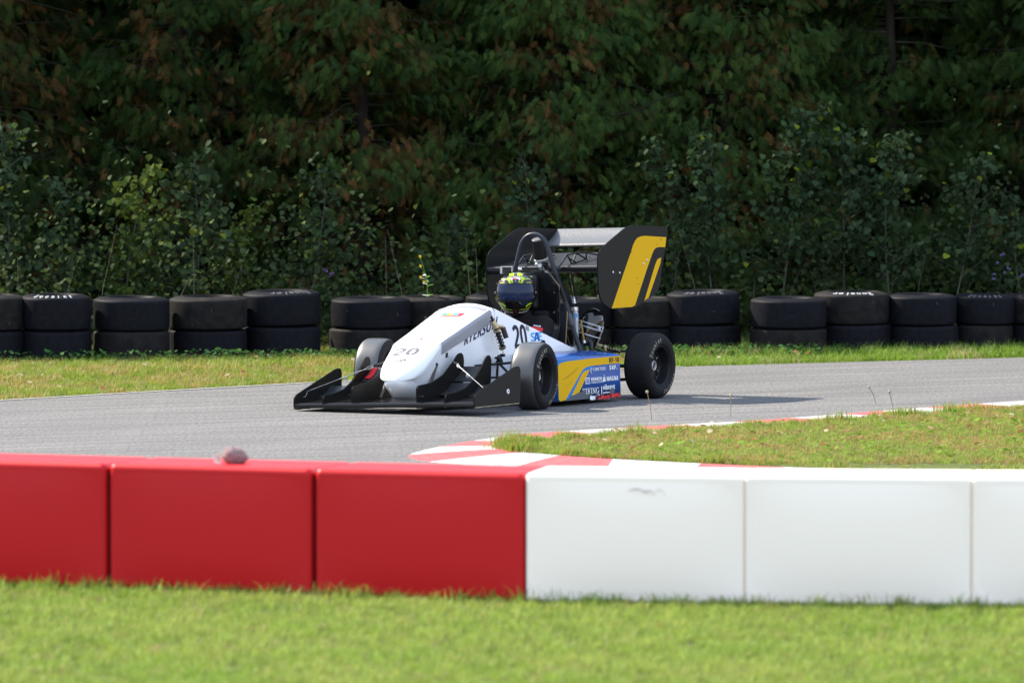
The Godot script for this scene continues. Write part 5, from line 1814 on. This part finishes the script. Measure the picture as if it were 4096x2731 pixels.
	part(car, "brake_line", lines, M.black, ROLL)
	var silencer := part(car, "silencer", MB.new().lathe([Vector2(0.001, -0.17), Vector2(0.05, -0.165), Vector2(0.062, -0.15), Vector2(0.062, 0.15), Vector2(0.05, 0.165), Vector2(0.001, 0.17)], Transform3D(Basis(Vector3.RIGHT, PI / 2), Vector3(-0.33, 0.36, -1.55)), 24), M.alloy, ROLL)
	# --- rear wing
	var plate := round_poly(p2([-1.296, 1.018, -1.268, 0.95, -1.268, 0.730, -1.310, 0.662, -1.440, 0.612, -1.790, 0.610, -2.100, 0.695, -2.165, 0.745, -2.190, 0.84, -2.312, 1.150, -1.765, 1.176, -1.660, 1.152]), 0.045, 5)
	var prof := [[-1.272, 0.888], [-1.262, 0.905], [-1.275, 0.918], [-1.34, 0.923], [-1.50, 0.930], [-1.70, 0.952], [-1.86, 0.992], [-1.86, 0.986], [-1.70, 0.938], [-1.50, 0.896], [-1.36, 0.868], [-1.30, 0.866]]
	var rows2 := []
	for x in [-0.432, 0.0, 0.432]:
		var row := PackedVector3Array()
		for p in prof: row.append(Vector3(x, p[1], p[0]))
		rows2.append(row)
	var wing := part(car, "rear_wing", MB.new().grid(rows2, true, true), M.wing_deck, ROLL)
	part(wing, "flap", flap(-0.432, 0.432, Vector2(-2.085, 1.034), Vector2(-2.305, 1.150), 0.016), M.sheen)
	for s in [1.0, -1.0]:
		var ep := fender_plate(wing, "endplate", plate, 0.437 * s, 0.010, M.carbon)
		if s > 0:
			var X := 0.437 + 0.0055
			fender_plate(ep, "yellow_stripe", smooth_poly(p2([-1.446, 0.6135, -1.635, 0.851, -1.749, 0.991, -1.785, 1.040, -1.815, 1.068, -1.85, 1.087, -1.90, 1.096, -1.96, 1.098, -2.277, 1.080, -2.258, 1.012, -2.16, 1.0155, -2.12, 1.011, -2.092, 0.999, -2.066, 0.976, -1.964, 0.852, -1.785, 0.622, -1.74, 0.6135])), X, 0.0012, M.yellow_paint)
			fender_plate(ep, "yellow_stripe", p2([-1.928, 0.650, -2.105, 0.897, -2.128, 0.920, -2.150, 0.934, -2.194, 0.940, -2.178, 0.900, -1.988, 0.668]), X, 0.0012, M.yellow_paint)
			for q in [[-1.985, 0.930], [-1.93, 0.905]]:
				part(ep, "washer_bolt", MB.new().cyl(Vector3(X, q[1], q[0]), Vector3(X + 0.004, q[1], q[0]), 0.009, 0.007, 12), M.steel)
			for q in [[-1.48, 0.862], [-1.575, 0.855]]:
				part(ep, "washer_bolt", MB.new().cyl(Vector3(X - 0.002, q[1], q[0]), Vector3(X + 0.003, q[1], q[0]), 0.007, 0.006, 12), M.white_vinyl)
			for q in [[-2.195, 1.067], [-2.138, 1.034], [-1.752, 0.99], [-1.83, 0.81], [-1.84, 0.768]]:
				part(ep, "bolt_hole", MB.new().cyl(Vector3(X, q[1], q[0]), Vector3(X + 0.002, q[1], q[0]), 0.006 if q[1] > 1.05 else 0.0042, -1, 10), M.black)
	for s in [1.0, -1.0]:
		var x: float = 0.17 * s
		var A := Vector3(x, 0.893, -1.18)
		var B := Vector3(x, 0.990, -1.325)
		var C := Vector3(x, 0.998, -1.46)
		var D := Vector3(x, 0.952, -1.60)
		var E := Vector3(x, 0.926, -1.39)
		var G := Vector3(x, 0.998, -1.60)
		var H := Vector3(x, 0.978, -1.76)
		part(wing, "wing_truss", tube_arms([[A, B], [B, C], [C, G], [C, D], [B, E], [E, D], [C, E], [A, E], [G, D], [G, H], [B + Vector3(0.004, -0.02, 0), E + Vector3(0.02, 0.01, -0.02)]], 0.0058), M.black, ROLL.affine_inverse() * ROLL)
		part(wing, "wing_stay", tube_arms([[Vector3(0.128 * s, 0.89, -1.40), Vector3(0.178 * s, 0.55, -1.42)], [Vector3(0.155 * s, 0.88, -1.40), Vector3(0.188 * s, 0.55, -1.44)]], 0.005), M.black)
		part(wing, "flap_bracket", MB.new().plate(round_poly(p2([-1.62, 0.938, -1.60, 0.962, -1.64, 0.968, -1.68, 0.955, -1.70, 0.975, -1.62, 0.95]), 0.006, 2), 0.006, Transform3D(Basis(Vector3(0, 0, 1), Vector3(0, 1, 0), Vector3(1, 0, 0)), Vector3(x, 0, 0))), M.black)

func smooth_poly(p: PackedVector2Array) -> PackedVector2Array:
	return p

# ------------------------------------------------------------------ the driver
func helmet_point(d: Vector3) -> Vector3:
	# surface of the helmet in its own axes (x to the viewer's right when it faces z+, y up, z out of the face)
	var n := d.normalized()
	var rx := 0.148
	var ry := 0.150 if n.y > 0 else 0.176
	var rz := 0.152 if n.z > 0 else 0.150
	var p := 1.0 / pow(pow(absf(n.x) / rx, 2.35) + pow(absf(n.y) / ry, 2.35) + pow(absf(n.z) / rz, 2.2), 1.0 / 2.3)
	var q := n * p
	var low := smoothstep(-0.02, -0.15, q.y)
	q.x *= 1.0 - 0.26 * low
	q.z *= 1.0 - (0.02 * low if n.z > 0 else 0.18 * low)
	q.x *= 1.0 - 0.10 * smoothstep(0.06, 0.15, q.y)
	return q

func helmet_patch(x0: float, x1: float, y0: float, y1: float, lift: float, nx: int, ny: int) -> MB:
	# a piece of shell over the front, bounded in azimuth (radians) and height
	var rows := []
	for r in ny + 1:
		var row := PackedVector3Array()
		for c in nx + 1:
			var az := lerpf(x0, x1, float(c) / nx)
			var y := lerpf(y0, y1, float(r) / ny)
			var el := y / 0.15
			var p := Vector3.ZERO
			# find the elevation whose surface point has this height
			var lo := -1.5
			var hi := 1.5
			for it in 18:
				var m := (lo + hi) / 2.0
				p = helmet_point(Vector3(sin(az) * cos(m), sin(m), cos(az) * cos(m)))
				if p.y < y: lo = m
				else: hi = m
			row.append(p + Vector3(p.x, p.y * 0.5, p.z).normalized() * lift)
		rows.append(row)
	return MB.new().grid(rows, false, false, true)

func on_helmet(b: MB, lift: float) -> MB:
	# flat artwork drawn in metres as seen from the front, laid on the shell
	return b.warp(func(p):
		var lo := 0.0
		var hi := 0.2
		# march from the front inward until the shell is met
		var z := 0.16
		for it in 40:
			var q := helmet_point(Vector3(p.x, p.y, z))
			if q.length() >= Vector3(p.x, p.y, z).length(): break
			z -= 0.004
		var n := Vector3(p.x, p.y, maxf(z, 0.01)).normalized()
		return Vector3(p.x, p.y, z) + n * (lift + p.z))

func cut(poly: PackedVector2Array, cell := 0.006) -> MB:
	# a flat shape cut into small pieces so that it can follow a curved shell
	var b := MB.new()
	var lo := Vector2.ONE * 1e9
	var hi := -lo
	for p in poly:
		lo = lo.min(p)
		hi = hi.max(p)
	for i in int((hi.x - lo.x) / cell) + 1:
		for j in int((hi.y - lo.y) / cell) + 1:
			var c := lo + Vector2(i, j) * cell
			for q in Geometry2D.intersect_polygons(poly, PackedVector2Array([c, c + Vector2(cell, 0), c + Vector2(cell, cell), c + Vector2(0, cell)])):
				var v0 := b.V.size()
				for p in q:
					b.V.append(Vector3(p.x, p.y, 0))
					b.N.append(Vector3.BACK)
					b.T.append(p)
				for t in Geometry2D.triangulate_polygon(q): b.I.append(v0 + t)
	return b

func mirror2(p: PackedVector2Array) -> PackedVector2Array:
	var out := PackedVector2Array()
	for k in range(p.size() - 1, -1, -1): out.append(Vector2(-p[k].x, p[k].y))
	return out

func build_driver(frame: Transform3D) -> void:
	# the figure sits reclined: one continuous body, hands closed on the wheel
	var B := []
	B.append([Vector3(0, 0.20, -0.82), Vector3(0, 0.34, -0.93), 0.135, 0.130])
	B.append([Vector3(0, 0.34, -0.93), Vector3(0, 0.47, -0.96), 0.130, 0.125])
	B.append([Vector3(0, 0.53, -0.95), Vector3(0, 0.60, -0.93), 0.075, 0.060])
	B.append([Vector3(0, 0.62, -0.92), Vector3(0, 0.73, -0.89), 0.065, 0.085])
	for s in [1.0, -1.0]:
		B.append([Vector3(0.05 * s, 0.50, -0.955), Vector3(0.175 * s, 0.515, -0.935), 0.085, 0.070])
		B.append([Vector3(0.185 * s, 0.510, -0.935), Vector3(0.222 * s, 0.39, -0.76), 0.066, 0.050])
		B.append([Vector3(0.222 * s, 0.39, -0.76), Vector3(0.150 * s, 0.43, -0.52), 0.050, 0.034])
		B.append([Vector3(0.085 * s, 0.19, -0.80), Vector3(0.120 * s, 0.36, -0.40), 0.085, 0.062])
		B.append([Vector3(0.120 * s, 0.36, -0.40), Vector3(0.100 * s, 0.20, -0.02), 0.058, 0.042])
		B.append([Vector3(0.100 * s, 0.18, -0.02), Vector3(0.100 * s, 0.27, 0.10), 0.040, 0.034])
	var body := body_mesh(B, 0.014, 0.035)
	var person := part(self, "person", body, M.suit, frame)
	tag(person, "driver in a dark suit and black and lime helmet, seated in the race car", "person")
	for s in [1.0, -1.0]:
		var H := []
		var wr := Vector3(0.150 * s, 0.43, -0.52)
		var pm := Vector3(0.140 * s, 0.455, -0.455)
		H.append([wr, pm, 0.028, 0.024])
		H.append([wr + Vector3(0.012 * s, 0.018, 0.01), pm + Vector3(0.006 * s, 0.026, 0.0), 0.022, 0.020])
		for f in 4:
			var k0 := pm + Vector3(0.012 * s, 0.036 - 0.021 * f, 0.018)
			var l: float = [0.030, 0.034, 0.032, 0.025][f]
			var k1 := k0 + Vector3(-0.010 * s, 0.0, l)
			var k2 := k1 + Vector3(-0.026 * s, 0.0, -0.002)
			var k3 := k2 + Vector3(-0.010 * s, 0.0, -0.020)
			H.append([k0, k1, 0.0098, 0.0090])
			H.append([k1, k2, 0.0090, 0.0084])
			H.append([k2, k3, 0.0084, 0.0078])
		var t0 := wr + Vector3(-0.016 * s, 0.022, 0.025)
		var t1 := t0 + Vector3(-0.018 * s, 0.018, 0.022)
		H.append([t0, t1, 0.0115, 0.0100])
		H.append([t1, t1 + Vector3(-0.004 * s, 0.006, 0.028), 0.0100, 0.0088])
		part(person, "glove", body_mesh(H, 0.0042, 0.006), M.black)
	# the helmet
	var yaw := deg_to_rad(29.0)
	var hx := Transform3D(Basis(Vector3.UP, yaw) * Basis(Vector3.BACK, deg_to_rad(-1.5)), Vector3(0.0, 0.748, -0.886))
	var rows := []
	for r in 25:
		var el := lerpf(-1.32, PI / 2.0, r / 24.0)
		var row := PackedVector3Array()
		for c in 48:
			var az := TAU * c / 48.0
			row.append(helmet_point(Vector3(sin(az) * cos(el), sin(el), cos(az) * cos(el))))
		rows.append(row)
	var helm := part(person, "helmet", MB.new().grid(rows, true), M.black_gloss, hx)
	part(helm, "visor", helmet_patch(-0.86, 0.86, -0.050, 0.058, 0.0035, 24, 10), M.visor)
	part(helm, "visor_side", helmet_patch(-1.45, -0.86, -0.050, 0.058, 0.0032, 10, 10), M.black_gloss)
	part(helm, "visor_side", helmet_patch(0.86, 1.45, -0.050, 0.058, 0.0032, 10, 10), M.black_gloss)
	part(helm, "visor_rim", helmet_patch(-1.45, 1.45, -0.062, -0.048, 0.005, 28, 2), M.black)
	part(helm, "visor_rim", helmet_patch(-1.45, 1.45, 0.057, 0.066, 0.0025, 28, 2), M.black)
	# painted artwork, measured in centimetres from the middle of the face
	var art := func(n: String, a: Array, m: Material, lift: float, both: bool) -> void:
		var q := PackedVector2Array()
		for k in range(0, a.size(), 2): q.append(Vector2(a[k], a[k + 1]) * 0.01)
		part(helm, n, on_helmet(cut(q), lift), m)
		if both: part(helm, n, on_helmet(cut(mirror2(q)), lift), m)
	art.call("lime_block", [1.0, 13.4, 4.4, 13.1, 4.5, 11.6, 1.3, 11.3], M.lime, 0.0016, true)
	art.call("lime_block", [2.6, 10.8, 4.9, 10.8, 6.2, 9.6, 9.8, 9.5, 9.8, 9.2, 5.8, 9.0, 4.6, 6.7, 2.4, 6.6, 1.7, 7.5, 2.2, 8.6], M.lime, 0.0016, true)
	art.call("grey_panel", [0.2, 8.0, 1.6, 7.6, 2.3, 6.5, 4.7, 6.5, 6.0, 8.9, 9.0, 8.9, 10.2, 6.8, 0.2, 6.4], mat(0.03, 0.03, 0.034, 0.5), 0.0010, true)
	art.call("white_badge", oval(3.7, 1.45, 0.0, 9.55), M.white_vinyl, 0.0030, false)
	art.call("badge_ring", oval(3.95, 1.65, 0.0, 9.55), M.navy, 0.0024, false)
	part(helm, "maker_letters", on_helmet(letters("BELL", 0.044, 0.0115, true, "Droid Sans", 0.0, 0.0008).warp(func(p): return p + Vector3(-0.022, 0.090, 0)), 0.0040), M.red_vinyl)
	art.call("lime_line", [7.0, 6.4, 8.2, 7.4, 11.8, 6.3, 11.9, 5.9, 8.4, 6.9, 7.4, 6.1], M.lime, 0.0018, true)
	art.call("red_mark", [9.2, 8.6, 11.0, 8.1, 11.6, 7.0, 10.6, 7.2, 10.2, 7.9, 9.4, 8.1], mat(0.14, 0.010, 0.014, 0.4), 0.0018, true)
	art.call("lime_flash", [11.2, -6.4, 10.6, -7.4, 8.2, -8.6, 7.5, -9.5, 6.6, -9.4, 7.6, -8.0, 9.2, -7.0], M.lime, 0.0018, true)
	art.call("lime_line", [10.8, -8.4, 9.0, -9.9, 6.0, -11.0, 2.2, -11.5, 2.2, -11.8, 6.2, -11.3, 9.2, -10.2], M.lime, 0.0018, true)
	art.call("silver_band", [9.4, -10.6, 7.2, -11.9, 4.8, -12.7, 2.0, -13.0, 2.0, -13.9, 5.2, -13.6, 7.6, -12.8], mat(0.45, 0.42, 0.43, 0.3, 0.3, 0.5), 0.0018, true)
	art.call("dark_red_chin", [0.0, -11.6, 1.2, -11.6, 1.0, -14.6, 0.0, -14.6], mat(0.07, 0.012, 0.012, 0.4), 0.0022, true)
	for s in [1.0, -1.0]:
		part(helm, "pivot_screw", MB.new().cyl(helmet_point(Vector3(-0.98 * s, 0.0, 0.42)), helmet_point(Vector3(-0.98 * s, 0.0, 0.42)) * 1.05, 0.008), M.steel)
		part(helm, "vent", MB.new().lathe([Vector2(0.018, 0.0), Vector2(0.015, 0.006), Vector2(0.001, 0.008)], Transform3D(Basis(Vector3.BACK, -0.5 * s) * Basis(Vector3.RIGHT, 0.5), helmet_point(Vector3(0.45 * s, 0.78, 0.35)))), M.black)
	var cam := MB.new().rbox(Vector3(0.075, 0.034, 0.030), 0.005, Transform3D(Basis(), Vector3(-0.062, 0.158, 0.03)), 2)
	part(helm, "camera_body", cam, mat(0.02, 0.022, 0.026, 0.3))
	part(helm, "camera_cage", MB.new().bx(Vector3(-0.099, 0.150, 0.045), Vector3(0.014, 0.042, 0.01), 0.002).bx(Vector3(-0.062, 0.176, 0.040), Vector3(0.078, 0.005, 0.02), 0.002).bx(Vector3(-0.026, 0.156, 0.045), Vector3(0.007, 0.036, 0.01), 0.002), mat(0.45, 0.46, 0.44, 0.3))
	part(helm, "camera_mount", MB.new().bx(Vector3(-0.072, 0.132, 0.03), Vector3(0.05, 0.022, 0.03), 0.004), M.black_gloss)
	part(helm, "top_fin", MB.new().bx(Vector3(0.030, 0.160, -0.01), Vector3(0.026, 0.02, 0.03), 0.005), M.alloy)
	# patch on the sleeve
	var pz := Vector3(0.25, 0.48, 0.84).normalized()
	var pxa := (Vector3(0.84, -0.30, -0.45) - pz * pz.dot(Vector3(0.84, -0.30, -0.45))).normalized()
	var px := Transform3D(Basis(pxa, pz.cross(pxa), pz), Vector3(0.207, 0.498, -0.797))
	var patch := part(person, "sleeve_patch", MB.new().plate(round_poly(p2([-0.042, -0.0135, 0.042, -0.0135, 0.042, 0.0135, -0.042, 0.0135]), 0.006, 3), 0.003, px), M.red_vinyl)
	part(patch, "patch_field", MB.new().plate(round_poly(p2([-0.039, -0.0105, 0.039, -0.0105, 0.039, 0.0105, -0.039, 0.0105]), 0.005, 3), 0.002, Transform3D(Basis(), Vector3(0, 0, 0.0016))), M.white_vinyl)
	part(patch, "patch_letters", letters("SIMPSON", 0.066, 0.012, true, "Droid Sans", 0.003, 0.001), M.red_vinyl, Transform3D(Basis(), Vector3(-0.034, -0.006, 0.0034)))
	part(person, "sleeve_letters", letters("Komatik", 0.052, 0.012, true, "Droid Sans", 0.0, 0.001), M.white_vinyl, px * Transform3D(Basis(), Vector3(-0.030, 0.018, 0.001)))
	# the wheel they hold
	var rim := []
	for k in 33:
		var a := TAU * k / 32.0
		rim.append(Vector3(cos(a) * 0.125, 0.455 + sin(a) * 0.09, -0.432 + sin(a) * 0.03))
	var sw := MB.new().tube(rim, 0.012, 8)
	sw.bx(Vector3(0, 0.455, -0.425), Vector3(0.23, 0.025, 0.012), 0.004)
	sw.cyl(Vector3(0, 0.455, -0.43), Vector3(0, 0.40, -0.22), 0.012)
	part(get_node("race_car"), "steering_wheel", sw, M.black, ROLL)

func oval(w: float, h: float, cx: float, cy: float) -> Array:
	var out := []
	for k in 24:
		var a := TAU * k / 24.0
		out.append(cx + cos(a) * w)
		out.append(cy + sin(a) * h)
	return out
